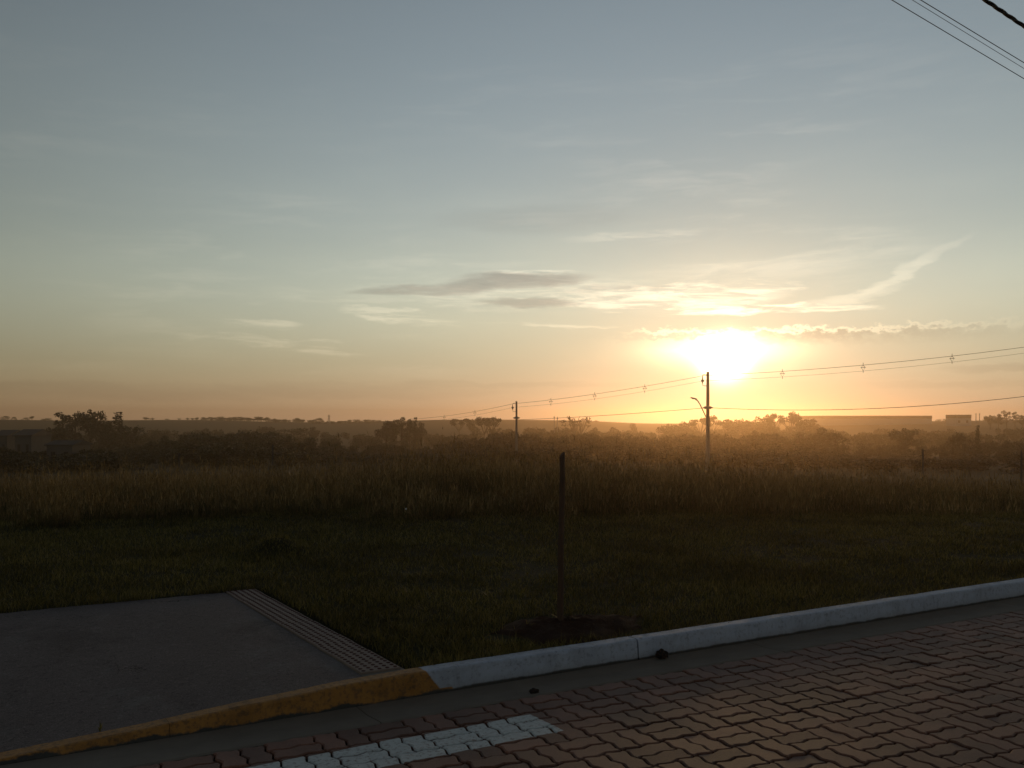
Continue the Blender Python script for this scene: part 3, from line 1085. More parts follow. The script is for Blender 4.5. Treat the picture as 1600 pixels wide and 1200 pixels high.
def build_tall():
    g = np.random.default_rng(31)
    n = 76000
    Z = 13.2 + 25 * g.uniform(0, 1, n) ** 1.5
    X = g.uniform(-1, 1, n) * (0.66 * Z + 3.5)
    px = 800 + FOC * X / Z
    x = Z * F2.x + X * R2.x
    y = Z * F2.y + X * R2.y
    edge = 14.0 + 2.2 * vnoise(x / 1.9, y / 1.9, 12) + 2.4 * vnoise(x / 0.7, y / 0.7, 16) + np.interp(px, [0, 500, 900, 1200, 1600], [0.6, 0, 0.2, 1.0, 2.2])
    cl = vnoise(x / 0.9, y / 0.9, 14) + 0.7 * vnoise(x / 3.1, y / 3.1, 15)
    keep = (Z > edge) & (cl + g.normal(0, 0.2, n) > -0.30)
    keep &= g.uniform(0, 1, n) < np.interp(px, [900, 1350, 1600], [1.0, 0.8, 0.6])
    x, y, Z, px, cl, edge = x[keep], y[keep], Z[keep], px[keep], cl[keep], edge[keep]
    z = height(x, y)
    hh = np.interp(px, [-200, 100, 400, 650, 850, 1000, 1300, 1600], [0.52, 0.56, 0.58, 0.64, 0.66, 0.62, 0.54, 0.40])
    hh = hh * np.clip((Z - edge) / 4.5 + 0.22, 0.22, 1.0)
    L = hh * np.clip(g.normal(0.94, 0.27, len(x)), 0.35, 1.7) * (1 + 0.5 * cl)
    P = np.stack([x, y, z - 0.02], -1)
    parts = []
    # leaves
    for s in range(3):
        jit = P + g.normal(0, 0.03, P.shape) * np.array([1, 1, 0])
        parts.append(blades(jit, L * g.uniform(0.45, 0.9, len(x)), g.uniform(0.008, 0.016, len(x)), 0.42, 3, 40 + s, 0.9))
    # flowering stalks with a plume
    sel = g.uniform(0, 1, len(x)) < 0.55
    Ps, Ls = P[sel], L[sel] * (0.9 + 0.6 * g.uniform(0, 1, sel.sum()) ** 2)
    parts.append(blades(Ps, Ls, np.full(len(Ps), 0.006), 0.10, 2, 50, 0.6))
    for s in range(3):
        top = Ps + np.array([0, 0, 1]) * (Ls * g.uniform(0.72, 0.95, len(Ps)))[:, None] + g.normal(0, 0.025, Ps.shape)
        parts.append(blades(top, g.uniform(0.06, 0.17, len(Ps)), g.uniform(0.010, 0.02, len(Ps)), 0.35, 2, 60 + s))
    V, Q, T, mq, mt = [], [], [], [], []
    b = 0
    for k, (A, q, t) in enumerate(parts):
        V.append(A)
        Q.append(q + b)
        T.append(t + b)
        mq.append(np.full(len(q), 1 if k >= 3 else 0))
        mt.append(np.full(len(t), 1 if k >= 3 else 0))
        b += len(A)
    me = mesh_np('tall_grass', np.concatenate(V), [np.concatenate(Q), np.concatenate(T)])
    me.materials.append(M['tall'])
    me.materials.append(M['plume'])
    me.polygons.foreach_set('material_index', np.concatenate(mq + mt).astype(np.int32))
    o = link_mesh('tall_grass', me)
    tag(o, 'band of tall dry grass with seed heads along the back of the lot', 'grass', kind='stuff')


build_lawn()
build_tall()


# ------------------------------------------------------------------ trees
def crown_quads(g, blobs, n, size):
    """leaf clumps spread through a set of ellipsoids: (n*4,3) verts"""
    w = np.array([b[3] * b[4] * b[5] for b in blobs]) ** 0.75
    pick = g.choice(len(blobs), n, p=w / w.sum())
    B = np.array(blobs)[pick]
    d = g.normal(size=(n, 3))
    d /= np.linalg.norm(d, axis=1)[:, None]
    r = g.uniform(0.25, 1.0, n) ** 0.55
    c = B[:, :3] + d * B[:, 3:6] * (r * g.uniform(0.85, 1.12, n))[:, None]
    a = g.normal(size=(n, 3))
    a /= np.linalg.norm(a, axis=1)[:, None]
    b = np.cross(a, g.normal(size=(n, 3)))
    b /= np.linalg.norm(b, axis=1)[:, None]
    s = (size * g.uniform(0.5, 1.35, n))[:, None]
    V = np.stack([c - a * s, c - b * s * 0.55, c + a * s, c + b * s * 0.6], 1).reshape(-1, 3)
    return V


def tree_shape(kind, seed):
    """unit-height tree: limbs (list of tubes) and crown blobs"""
    r = random.Random(seed)
    limbs, blobs = [], []
    if kind == 'broad':
        limbs.append(([(0, 0, 0), (0.01, 0, 0.2), (0.0, 0.02, 0.45), (0.03, 0, 0.7)], [0.035, 0.028, 0.02, 0.01]))
        for i in range(9):
            g = i * 2.4 + r.uniform(-.4, .4)
            z = r.uniform(0.40, 0.86)
            d = r.uniform(0.12, 0.30) * (1.15 - abs(z - 0.6))
            q = (d * math.cos(g), d * math.sin(g), z)
            limbs.append(([(0, 0, z * 0.55), (q[0] * .5, q[1] * .5, z * .8), q], [0.014, 0.009, 0.004]))
            s = r.uniform(0.11, 0.19)
            blobs.append((*q, s, s, s * 0.8))
        blobs.append((0, 0, 0.62, 0.2, 0.2, 0.22))
        blobs.append((0.02, 0, 0.86, 0.13, 0.13, 0.12))
    elif kind == 'tall':
        limbs.append(([(0, 0, 0), (0.01, 0, 0.4), (0.0, 0.01, 0.7), (0.02, 0, 0.95)], [0.022, 0.018, 0.012, 0.004]))
        for i in range(9):
            g = i * 2.4
            z = 0.35 + 0.6 * i / 9
            d = r.uniform(0.05, 0.14)
            q = (d * math.cos(g), d * math.sin(g), z + 0.05)
            limbs.append(([(0, 0, z - 0.1), q], [0.008, 0.003]))
            s = r.uniform(0.07, 0.12)
            blobs.append((*q, s, s, s * 0.9))
    elif kind == 'cone':
        limbs.append(([(0, 0, 0), (0, 0, 0.5), (0.01, 0, 0.97)], [0.028, 0.016, 0.003]))
        for i in range(9):
            z = 0.18 + 0.78 * i / 8
            s = 0.20 * (1 - (z - 0.1) * 0.92) + 0.02
            blobs.append((r.uniform(-.02, .02), r.uniform(-.02, .02), z, s, s, 0.07))
    elif kind == 'umbrella':
        limbs.append(([(0, 0, 0), (0.02, 0, 0.3), (0.0, 0.02, 0.5)], [0.03, 0.024, 0.016]))
        for i in range(8):
            g = i * 2.4 + r.uniform(-.3, .3)
            d = r.uniform(0.15, 0.42)
            z = r.uniform(0.72, 0.9) - 0.25 * d * d
            q = (d * math.cos(g), d * math.sin(g), z)
            limbs.append(([(0, 0, 0.42), (q[0] * .6, q[1] * .6, z * .85), q], [0.013, 0.008, 0.004]))
            s = r.uniform(0.10, 0.17)
            blobs.append((*q, s, s, s * 0.5))
    elif kind == 'bare':
        limbs.append(([(0, 0, 0), (0.02, 0, 0.3), (0.0, 0.02, 0.55), (0.05, 0, 0.8)], [0.03, 0.024, 0.014, 0.006]))
        for i in range(14):
            g = i * 2.4 + r.uniform(-.3, .3)
            d = r.uniform(0.10, 0.42)
            z = r.uniform(0.62, 1.0) - 0.3 * d
            q = (d * math.cos(g), d * math.sin(g), z)
            limbs.append(([(0, 0, z * .5), (q[0] * .45, q[1] * .45, z * .72), (q[0] * .8, q[1] * .8, z * .93), q], [0.013, 0.009, 0.006, 0.004]))
        for i in range(9):
            g = r.uniform(0, 6.28)
            blobs.append((0.33 * math.cos(g), 0.33 * math.sin(g), r.uniform(.66, .92), 0.10, 0.10, 0.05))
    else:  # bush
        limbs.append(([(0, 0, 0), (0.02, 0, 0.4), (0, 0, 0.7)], [0.04, 0.025, 0.01]))
        for i in range(9):
            g = i * 2.4
            d = r.uniform(0.1, 0.42)
            z = r.uniform(0.3, 0.8) - d * 0.3
            s = r.uniform(0.16, 0.26)
            blobs.append((d * math.cos(g), d * math.sin(g), max(0.2, z), s, s, s * 0.8))
    return limbs, blobs


PROTO = {}
LEAFN = {'broad': 1500, 'tall': 900, 'cone': 1100, 'umbrella': 900, 'bare': 170, 'bush': 1100}
LEAFS = {'broad': 0.030, 'tall': 0.022, 'cone': 0.025, 'umbrella': 0.026, 'bare': 0.03, 'bush': 0.042}


def proto(kind, var):
    key = (kind, var)
    if key in PROTO:
        return PROTO[key]
    limbs, blobs = tree_shape(kind, hash(kind) % 1 + len(kind) * 13 + var * 7)
    tb = MB()
    for pts, rad in limbs:
        tb.tube(pts, rad, 5)
    tm = tb.mesh('trunk')
    tm.materials.append(M['bark'])
    g = np.random.default_rng(len(kind) * 31 + var)
    V = crown_quads(g, blobs, LEAFN[kind], LEAFS[kind])
    zmax = V[:, 2].max()
    q = np.arange(len(V)).reshape(-1, 4)
    cm = mesh_np('crown', V, [q])
    cm.materials.append(M['leaf'] if var % 2 == 0 else M['leaf2'])
    PROTO[key] = (tm, cm, zmax, V)
    return PROTO[key]


TR = random.Random(17)


def tree(px, top, Z, kind, var, label, group=None, wide=1.0, name='tree'):
    x, y = at(px, Z)
    z = hz(x, y)
    tm, cm, zmax, _ = proto(kind, var)
    h = max(0.8, (zpix(top, Z) - z)) / zmax
    e = empty(name, (x, y, z - 0.05), TR.uniform(0, 6.28), 1.0)
    e.scale = (h * wide, h * wide, h)
    link_mesh('trunk', tm, None, e)
    link_mesh('crown', cm, None, e)
    tag(e, label, 'tree', group)
    return e


def build_trees():
    g1 = 'clump of tall trees on the left skyline'
    tree(98, 643, 260, 'tall', 0, 'leftmost slender tree of the tall clump at left', g1, 1.5)
    tree(117, 642, 258, 'tall', 1, 'slender open-crowned tree second in the tall left clump', g1, 1.4)
    tree(141, 638.5, 262, 'broad', 0, 'tallest round-headed tree of the left clump', g1, 0.9)
    tree(155, 646, 258, 'broad', 1, 'rounded tree leaning on the right of the tallest left-clump tree', g1, 0.6)
    tree(170, 657, 255, 'broad', 2, 'low tree in the dip between round-headed and pointed trees at left', g1, 0.8)
    tree(186, 643, 256, 'cone', 0, 'pointed dark tree standing right of the left clump', g1, 1.6)
    tree(205, 664, 250, 'bush', 0, 'low bushy tree at the right foot of the pointed tree', g1, 1.0)
    tree(80, 664, 250, 'bush', 1, 'low bushy tree at the left foot of the tall left clump', g1, 1.0)
    g2 = 'dark tree clump left of centre'
    tree(603, 656, 300, 'broad', 1, 'leftmost tree of the dark clump left of centre', g2, 0.9)
    tree(616, 655, 302, 'broad', 0, 'second tree in the dark clump left of centre', g2, 0.8)
    tree(627, 651, 298, 'tall', 0, 'tallest slender tree in the clump left of centre', g2, 1.1)
    tree(640, 654, 300, 'broad', 2, 'round tree right of middle in the clump left of centre', g2, 0.7)
    tree(649, 651.5, 297, 'cone', 0, 'small pointed treetop in the clump left of centre', g2, 0.8)
    tree(657, 658, 300, 'broad', 1, 'rightmost rounded tree of the clump left of centre', g2, 0.6)
    g3 = 'flat-topped trees left of the middle pole'
    tree(717, 653, 420, 'umbrella', 0, 'pale small flat-topped tree farthest left of the middle pole', g3, 0.9)
    tree(738, 654, 430, 'broad', 0, 'faint rounded tree between the flat-topped trees', g3, 0.7)
    tree(757, 650, 330, 'umbrella', 1, 'dark flat-topped tree nearest the middle pole, left half', g3, 0.8)
    tree(769, 650.5, 332, 'umbrella', 0, 'dark flat-topped tree nearest the middle pole, right half', g3, 0.7)
    tree(897, 649, 330, 'bare', 0, 'thin half-bare tree on the skyline between the two poles', None, 1.1)
    tree(907, 652, 332, 'bare', 1, 'second half-bare tree just right of the thin one', None, 0.8)
    tree(990, 660.5, 420, 'broad', 2, 'tiny round tree on the dip in the skyline left of the lamp', None, 0.7)
    g4 = 'hazy trees under the sun'
    lab = ['low tree at the left end of the hazy row under the sun', 'rounded tree second from left in the hazy row',
           'tree crown showing left of the lamp pole', 'spreading tree directly behind the lamp pole',
           'rounded tree just right of the lamp pole', 'hazy tree two crowns right of the lamp pole',
           'hazy tree in the middle of the row right of the lamp pole', 'hazy tree left of the open-crowned pair',
           'open-crowned tree, left of the pair right of the sun', 'tallest open-crowned tree right of the sun',
           'rounded shoulder tree at right end of the hazy row', 'low last tree of the hazy row by the long shed']
    spec = [(1047, 661, 'broad', 0, 1.2), (1066, 657.5, 'broad', 1, 1.2), (1095, 652, 'umbrella', 0, 0.9), (1113, 648, 'umbrella', 1, 0.9),
            (1138, 654, 'broad', 2, 1.2), (1160, 653, 'broad', 0, 1.1), (1184, 650, 'broad', 1, 1.1), (1203, 650, 'broad', 2, 0.9),
            (1212, 645, 'umbrella', 0, 0.6), (1236, 641.5, 'umbrella', 1, 0.7), (1250, 650, 'broad', 0, 0.9), (1272, 653, 'broad', 1, 1.0)]
    for (px, ty, k, v, w), l in zip(spec, lab):
        tree(px, ty, 340 + TR.uniform(-8, 8), k, v, l, g4, w)
    g5 = 'trees on the right edge skyline'
    for px, ty, k, v, w, l in [(1547, 648, 'broad', 0, 1.0, 'left shoulder tree of the clump at the right edge'),
                               (1560, 646, 'broad', 1, 1.0, 'second tree of the clump at the right edge'),
                               (1573, 640.5, 'tall', 1, 1.2, 'tallest tree of the clump at the right edge'),
                               (1586, 643, 'tall', 0, 1.2, 'slender tree right of the tallest at the right edge'),
                               (1597, 648, 'broad', 2, 1.0, 'last tree of the clump, cut by the right edge of the view')]:
        tree(px, ty, 500, k, v, l, g5, w)
    tree(1528, 664, 170, 'cone', 0, 'small dark pointed tree on the slope below the two masts', None, 0.7)
    tree(1286, 667, 190, 'broad', 1, 'round bush on the slope left of the long shed', None, 1.3)
    tree(1306, 671, 180, 'bush', 1, 'lower bush on the slope below the long shed, left end', None, 0.9)
    tree(1414, 668, 200, 'broad', 0, 'round bush on the slope below the long shed, right end', None, 1.3)
    tree(1500, 674, 180, 'bush', 1, 'low bush left of the small dark pointed tree', None, 0.9)
    # small trees strung along the far ridge
    ridge = [(-30, 652), (8, 650.5), (22, 652), (40, 653), (50, 651), (68, 655), (75, 654), (228, 652.5), (238, 653.5), (262, 655), (280, 654.5), (293, 653.5),
             (308, 653), (318, 652.5), (330, 652), (345, 651.5), (358, 652.5), (372, 651.5), (386, 652.5), (403, 651.5), (416, 652.5), (430, 654.5),
             (444, 655.5), (463, 653.5), (473, 656), (486, 656.5), (497, 653.5), (520, 659), (531, 658.5), (546, 656.5), (557, 656), (572, 656), (585, 656.5), (1466, 656), (1478, 655), (1486, 654), (1540, 655), (918, 657), (932, 657.5)]
    def ridge_label(px):
        if px < 85:
            return 'tiny dark tree on the far ridge left of the tall left clump'
        if px < 400:
            return 'tiny dark tree on the far ridge between the left clump and the hazy slope'
        if px < 512:
            return 'tiny dark tree on the far ridge just left of the lattice tower'
        if px < 700:
            return 'tiny dark tree on the far ridge right of the lattice tower'
        if px < 1000:
            return 'tiny dark tree on the far ridge between the two utility poles'
        return 'tiny dark tree on the skyline beside the small flat-roofed block'
    ridge = [(a, b - 1.0) for a, b in ridge]
    ridge += [(300 + 7.3 * i + TR.uniform(-2, 2), np.interp(300 + 7.3 * i, [300, 400, 520, 600], [652.5, 652.5, 657.5, 656]) + TR.uniform(-0.6, 1.4)) for i in range(41)]
    for px, ty in ridge:
        tree(px, ty, 700 + TR.uniform(-20, 20), TR.choice(['broad', 'bush', 'broad', 'bush']), TR.choice([0, 1]),
             ridge_label(px), 'trees along the far ridge', TR.uniform(1.5, 2.6))
    # trees at the foot of the far fields
    words = ['leftmost', 'second', 'third', 'fourth', 'fifth', 'sixth', 'rightmost']
    for (px, ty), wd in zip([(410, 668), (420, 664), (455, 668), (470, 667), (490, 666), (512, 674), (527, 678)], words):
        tree(px, ty, 380 + TR.uniform(-20, 20), TR.choice(['broad', 'bush']), TR.choice([0, 1]),
             wd + ' of seven dark round trees at the foot of the far field left of centre', 'trees at the foot of the far field', TR.uniform(0.9, 1.3))


WX = [-150, 0, 60, 120, 200, 240, 300, 345, 420, 460, 520, 600, 665, 700, 740, 790, 860, 930, 1000, 1050, 1100, 1150, 1200, 1260, 1300, 1400, 1500, 1600, 1800]
WY = [690, 693, 703, 702, 690, 681, 671, 669, 671, 677, 685, 690, 692, 686, 677, 672, 672, 673, 674, 676, 673, 670, 671, 675, 682, 690, 688, 682, 682]


def build_woods():
    g = np.random.default_rng(77)

    def wood(name, label, x0, x1, n, z0, z1, mat, drop, WY=WY):
        Vs = []
        for i in range(n):
            px = g.uniform(x0, x1)
            Z = g.uniform(z0, z1)
            t = (z1 - Z) / (z1 - z0)
            ty = np.interp(px, WX, WY) + t * drop + abs(g.normal(0, 1.6))
            x, y = at(px, Z)
            z = hz(x, y)
            h = max(1.2, zpix(ty, Z) - z)
            kind, var = [('bush', 0), ('broad', 0), ('bush', 1), ('broad', 1), ('broad', 2)][g.integers(5)]
            V = proto(kind, var)[3]
            V = V[: len(V) // 8 * 4]
            V = V.reshape(-1, 4, 3)
            c = V.mean(1, keepdims=True)
            V = (c + (V - c) * 1.45).reshape(-1, 3)
            a = g.uniform(0, 6.28)
            ca, sa = math.cos(a), math.sin(a)
            w = max(h, 3.0) * g.uniform(0.8, 1.25)
            zz = V[:, 2] / V[:, 2].max() * h
            Vs.append(np.stack([(V[:, 0] * ca - V[:, 1] * sa) * w + x, (V[:, 0] * sa + V[:, 1] * ca) * w + y, zz + z], -1))
        A = np.concatenate(Vs)
        o = link_mesh(name, mesh_np(name, A, [np.arange(len(A)).reshape(-1, 4)]), mat)
        tag(o, label, 'woodland', kind='stuff')
    wood('woodland', 'dense dark woodland filling the valley left of centre', 150, 690, 230, 105, 200, M['leaf'], 30)
    wood('woodland', 'dark scrubby woodland filling the valley between the poles', 660, 1130, 230, 105, 200, M['leaf2'], 30)
    wood('woodland', 'hazy scrub on the slope right of the lamp pole', 1100, 1950, 340, 80, 200, M['leaf2'], 40)
    far = [q - 0 for q in np.interp(WX, [-150, 150, 240, 420, 600, 680, 760, 900, 1000, 1100, 1250, 1330, 1460, 1800], [676, 672, 668, 668, 676, 676, 664, 664, 667, 667, 663, 667, 667, 664])]
    wood('woodland', 'farther belt of dark trees just below the far ridge line', -350, 1950, 400, 250, 400, M['leaf'], 12, far)
    wood('woodland', 'dark scrub around the low houses at far left', -380, 180, 110, 95, 118, M['leaf'], 18)


build_trees()
build_woods()


# ------------------------------------------------------------------ poles, lamp and lines
def V3(px, py, Z):
    x, y = at(px, Z)
    return Vector((x, y, zpix(py, Z)))


Z1, Z2 = 83.0, 115.0
P1 = Vector((*at(1106, Z1), 0))
P2 = Vector((*at(807, Z2), 0))
Z3 = Z1 - 7.7
P3 = Vector((*W((1106 - 800) / FOC * Z1 + 38.2, Z3), 0))


def build_pole(px, topy, Z, label, lamp):
    x, y = at(px, Z)
    z0 = hz(x, y)
    zt = zpix(topy, Z)
    h = zt - z0
    e = empty('utility_pole', (x, y, z0), -HEAD)
    tag(e, label, 'pole', 'utility poles')
    # concrete double-T shaft: two flanges and a recessed web
    b = MB()
    def taper(x0, x1, y0, y1, s):
        b.add([(x0, y0, -0.5), (x1, y0, -0.5), (x1, y1, -0.5), (x0, y1, -0.5),
               (x0 * s, y0 * s, h), (x1 * s, y0 * s, h), (x1 * s, y1 * s, h), (x0 * s, y1 * s, h)],
              [(0, 3, 2, 1), (4, 5, 6, 7), (0, 1, 5, 4), (1, 2, 6, 5), (2, 3, 7, 6), (3, 0, 4, 7)])
    s = 0.62
    taper(-0.17, -0.10, -0.13, 0.13, s)
    taper(0.10, 0.17, -0.13, 0.13, s)
    taper(-0.099, 0.099, -0.04, 0.04, s)
    b.build('shaft', M['pole'], e)
    # bracket for the spaced cables on the left
    br = MB()
    zt_ = h - 0.25
    br.tube([(-0.10, 0, zt_), (-0.42, 0, zt_), (-0.46, 0, zt_ - 0.08), (-0.46, 0, zt_ - 0.25)], 0.035, 6)
    br.build('bracket', M['steel'], e)
    ins = MB()
    ins.tube([(-0.46, 0, zt_ - 0.25), (-0.46, 0, zt_ - 0.42), (-0.46, 0, zt_ - 0.44), (-0.46, 0, zt_ - 0.60), (-0.46, 0, zt_ - 0.62), (-0.46, 0, zt_ - 0.75)], [0.05, 0.05, 0.13, 0.13, 0.06, 0.04], 8)
    ins.build('insulator', M['insulator'], e)
    b2 = MB().tube([(-0.46, 0, zt_ - 0.75), (-0.42, 0, zt_ - 0.95), (-0.12, 0, zt_ - 0.97)], 0.03, 6)
    b2.build('brace', M['steel'], e)
    band = MB()
    zc = zpix(637 if lamp else 653, Z) - z0
    band.box(-0.27, -0.24, zc - 0.12, 0.27, 0.24, zc + 0.12)
    band.box(-0.42, -0.05, zc - 0.05, 0.42, 0.05, zc + 0.05)
    band.build('clamp_band', M['steel'], e)
    if lamp:
        # street lamp arm, left and up
        za = zpix(647, Z) - z0
        zb = zpix(624, Z) - z0
        dx = (1086 - 1106) / FOC * Z
        a = MB().tube([(-0.16, 0, za - 0.25), (-0.28, 0, za), (dx * 0.62, 0, zb - 0.42), (dx * 0.80, 0, zb - 0.12), (dx * 0.98, 0, zb + 0.02)], 0.05, 7)
        arm = a.build('lamp_arm', M['steel'], e, True)
        lh = MB()
        x0, x1 = dx * 0.86, dx * 1.35
        lh.add([(x0, -0.10, zb - 0.02), (x0, 0.10, zb - 0.02), (x0, 0.10, zb + 0.07), (x0, -0.10, zb + 0.07),
                (x0 - 0.35, -0.16, zb + 0.02), (x0 - 0.35, 0.16, zb + 0.02), (x0 - 0.35, 0.13, zb + 0.16), (x0 - 0.35, -0.13, zb + 0.16),
                (x1, -0.09, zb + 0.14), (x1, 0.09, zb + 0.14), (x1, 0.07, zb + 0.20), (x1, -0.07, zb + 0.20)],
               [(0, 1, 2, 3), (0, 4, 5, 1), (1, 5, 6, 2), (2, 6, 7, 3), (3, 7, 4, 0), (4, 8, 9, 5), (5, 9, 10, 6), (6, 10, 11, 7), (7, 11, 8, 4), (11, 10, 9, 8)])
        lh.build('lamp_head', M['steel'], e)
    return e


def sag(a, b, s, n=18):
    return [a.lerp(b, i / n) - Vector((0, 0, 4 * s * (i / n) * (1 - i / n))) for i in range(n + 1)]


def build_lines():
    build_pole(1106, 581, Z1, 'taller concrete utility pole with street lamp arm, in front of the sun', True)
    build_pole(807, 627, Z2, 'shorter far concrete utility pole on the skyline, without a lamp', False)
    # compact line with spacers
    e = empty('power_line', (P1.x, P1.y, 0))
    tag(e, 'thin spaced-cable power line running across both poles under the sun', 'power line')
    o1 = P1.copy()

    def cable(name, pts, r):
        b = MB().tube([p - Vector((o1.x, o1.y, 0)) for p in pts], r, 5)
        return b.build(name, M['cable'], e)
    a1 = V3(1099.5, 589.5, Z1)
    a2 = V3(802.5, 632.5, Z2)
    # far beyond the second pole, towards the next crest
    a0 = V3(640, 656, 165)
    a3 = V3(1600, 540, Z1 - 4.3)
    d3 = (a3 - a1)
    a4 = a1 + d3 * 1.42 + Vector((0, 0, 0.35))
    up, dn = Vector((0, 0, 0.14)), Vector((0, 0, -0.30))
    low = 0.42
    runs = [(a1, a2, 0.25), (a2, a0, 0.35), (a1, a4, 0.62)]
    for p, q, s in runs:
        cable('upper_cable', sag(p + up, q + up, s), 0.017)
        cable('lower_cable', sag(p + dn, q + dn, s + 0.06), 0.010)

    def on(p, q, s, px):
        best = None
        for k in range(401):
            t = k / 400
            w = p.lerp(q, t) - Vector((0, 0, 4 * s * t * (1 - t)))
            X = w.x * R2.x + w.y * R2.y
            Z = w.x * F2.x + w.y * F2.y
            d = abs(800 + FOC * X / Z - px)
            if best is None or d < best[0]:
                best = (d, w)
        return best[1]
    sb = MB()
    sb.tube([(0, 0, 0.34), (0, 0, 0.14)], 0.022, 5)
    sb.tube([(0, 0, 0.14), (0.17, 0, -0.05), (0, 0, -0.34), (-0.17, 0, -0.05), (0, 0, 0.14)], 0.018, 5, False)
    sb.tube([(-0.20, 0, -0.05), (0.20, 0, -0.05)], 0.022, 5)
    sb.tube([(0, 0, -0.30), (0, 0, -0.50)], 0.022, 5)
    sm = sb.mesh('spacer')
    sm.materials.append(M['insulator'])
    for run, pxs in ((0, [1007, 929, 861]), (1, [742, 694]), (2, [1222, 1348, 1487])):
        p, q, s = runs[run]
        for px in pxs:
            w = on(p, q, s, px)
            o = link_mesh('spacer', sm, None, e)
            o.location = w - Vector((o1.x, o1.y, 0))
            o.rotation_euler = (0, 0, -HEAD)
    # low-voltage bundle lower on the poles
    l1 = V3(1106, 637, Z1)
    l2 = V3(807, 656, Z2)
    l3 = V3(1600, 608, Z1 - 4.3)
    l4 = l1 + (l3 - l1) * 1.42 + Vector((0, 0, 0.5))
    b = MB()
    o = Vector((o1.x, o1.y, 0))
    b.tube([p - o for p in sag(l1, l2, 0.12)], 0.022, 5)
    b.tube([p - o for p in sag(l1, l4, 1.15)], 0.022, 5)
    ob = b.build('low_cable', M['cable'])
    ob.location = (o1.x, o1.y, 0)
    tag(ob, 'single lower cable strung from the lamp pole just above the treetops', 'cable')

    # wires overhead, top right
    def wire(name, p, q, r, label, back=5.0, fwd=22.0):
        d = q - p
        a, c = p - d * back, q + d * fwd
        pts = [a.lerp(c, i / 24) for i in range(25)]
        m = p
        b = MB().tube([w - m for w in pts], r, 6)
        o = b.build(name, M['cable'], None, True)
        o.location = m
        tag(o, label, 'wire', 'wires crossing the top right corner')
    wire('overhead_wire', V3(1392, -1, 10.0), V3(1600, 123, 11.4), 0.0042, 'lowest of the three thin overhead wires at top right')
    wire('overhead_wire', V3(1424, -1, 10.4), V3(1600, 107, 11.9), 0.0030, 'faint middle wire of the three thin overhead wires')
    wire('overhead_wire', V3(1437, -1, 10.8), V3(1600, 98, 12.2), 0.0048, 'uppermost of the three thin overhead wires at top right')
    # twisted bundle
    p, q = V3(1535, -3, 5.6), V3(1600, 41, 5.9)
    d = q - p
    a, c = p - d * 12, q + d * 26
    e = empty('twisted_cable', p)
    tag(e, 'thick black twisted service cable cutting the top right corner', 'cable')
    t = (c - a).normalized()
    s1 = t.cross(Vector((0, 0, 1))).normalized()
    s2 = s1.cross(t)
    n = 520
    L = (c - a).length
    for k in range(3):
        pts = []
        for i in range(n + 1):
            w = a.lerp(c, i / n)
            g = 2 * math.pi * (L * i / n / 0.36) + k * 2.094
            pts.append(w + (s1 * math.cos(g) + s2 * math.sin(g)) * 0.0068 - p)
        MB().tube(pts, 0.0060, 6).build('strand', M['cable'], e, True)


build_lines()


# ------------------------------------------------------------------ far buildings and masts
def box_house(px, ytop, ybase, wpx, Z, depth, label, name='house', roof='low', wall='wall', roofm='roof', windows=2, rot=0.0):
    x, y = at(px, Z)
    zt, zb = zpix(ytop, Z), zpix(ybase, Z)
    w = wpx / FOC * Z
    g = hz(x, y)
    zb = min(zb, g + 0.2)
    e = empty(name, (x, y, zb), -HEAD + rot)
    h = zt - zb
    rh = h * 0.18 if roof == 'low' else h * 0.32
    wh = h - rh
    MB().box(-w / 2, 0, -0.6, w / 2, depth, wh).build('wall', M[wall], e)
    r = MB()
    o = 0.25
    if roof == 'flat':
        r.box(-w / 2 - o * .4, -o * .4, wh + 0.003, w / 2 + o * .4, depth + o * .4, h)
    elif roof == 'arch':
        n = 12
        vs = []
        for i in range(n + 1):
            t = -1 + 2 * i / n
            vs += [(t * (w / 2 + o), -o, wh + rh * (1 - t * t * 0.9)), (t * (w / 2 + o), depth + o, wh + rh * (1 - t * t * 0.9))]
        k = len(vs)
        vs += [(v[0], v[1], wh + 0.01) for v in vs]
        fs = [(2 * i, 2 * i + 2, 2 * i + 3, 2 * i + 1) for i in range(n)]
        fs += [(k + 2 * i, 2 * i * 1 + 0 + 0 if False else 2 * i, 2 * i + 2, k + 2 * i + 2)[::-1] for i in range(n)]
        fs += [(0, 1, k + 1, k), (2 * n, k + 2 * n, k + 2 * n + 1, 2 * n + 1)]
        r.add(vs, fs)
    else:
        r.add([(-w / 2 - o, -o, wh), (w / 2 + o, -o, wh), (w / 2 + o, depth + o, wh), (-w / 2 - o, depth + o, wh),
               (-w / 2 - o, depth / 2, h), (w / 2 + o, depth / 2, h),
               (-w / 2 - o, -o, wh + 0.12), (w / 2 + o, -o, wh + 0.12), (w / 2 + o, depth + o, wh + 0.12), (-w / 2 - o, depth + o, wh + 0.12)],
              [(0, 3, 2, 1), (0, 1, 7, 6), (6, 7, 5, 4), (8, 9, 4, 5), (2, 3, 9, 8), (1, 2, 8, 5, 7), (3, 0, 6, 4, 9)])
    r.build('roof', M[roofm], e)
    for i in range(windows):
        cx = -w / 2 + w * (i + 0.5) / windows
        ww = min(w / windows * 0.32, 1.4)
        MB().box(cx - ww / 2, -0.05, wh * 0.38, cx + ww / 2, 0.04, wh * 0.72).build('window', M['glass'], e)
    tag(e, label, 'building')
    return e


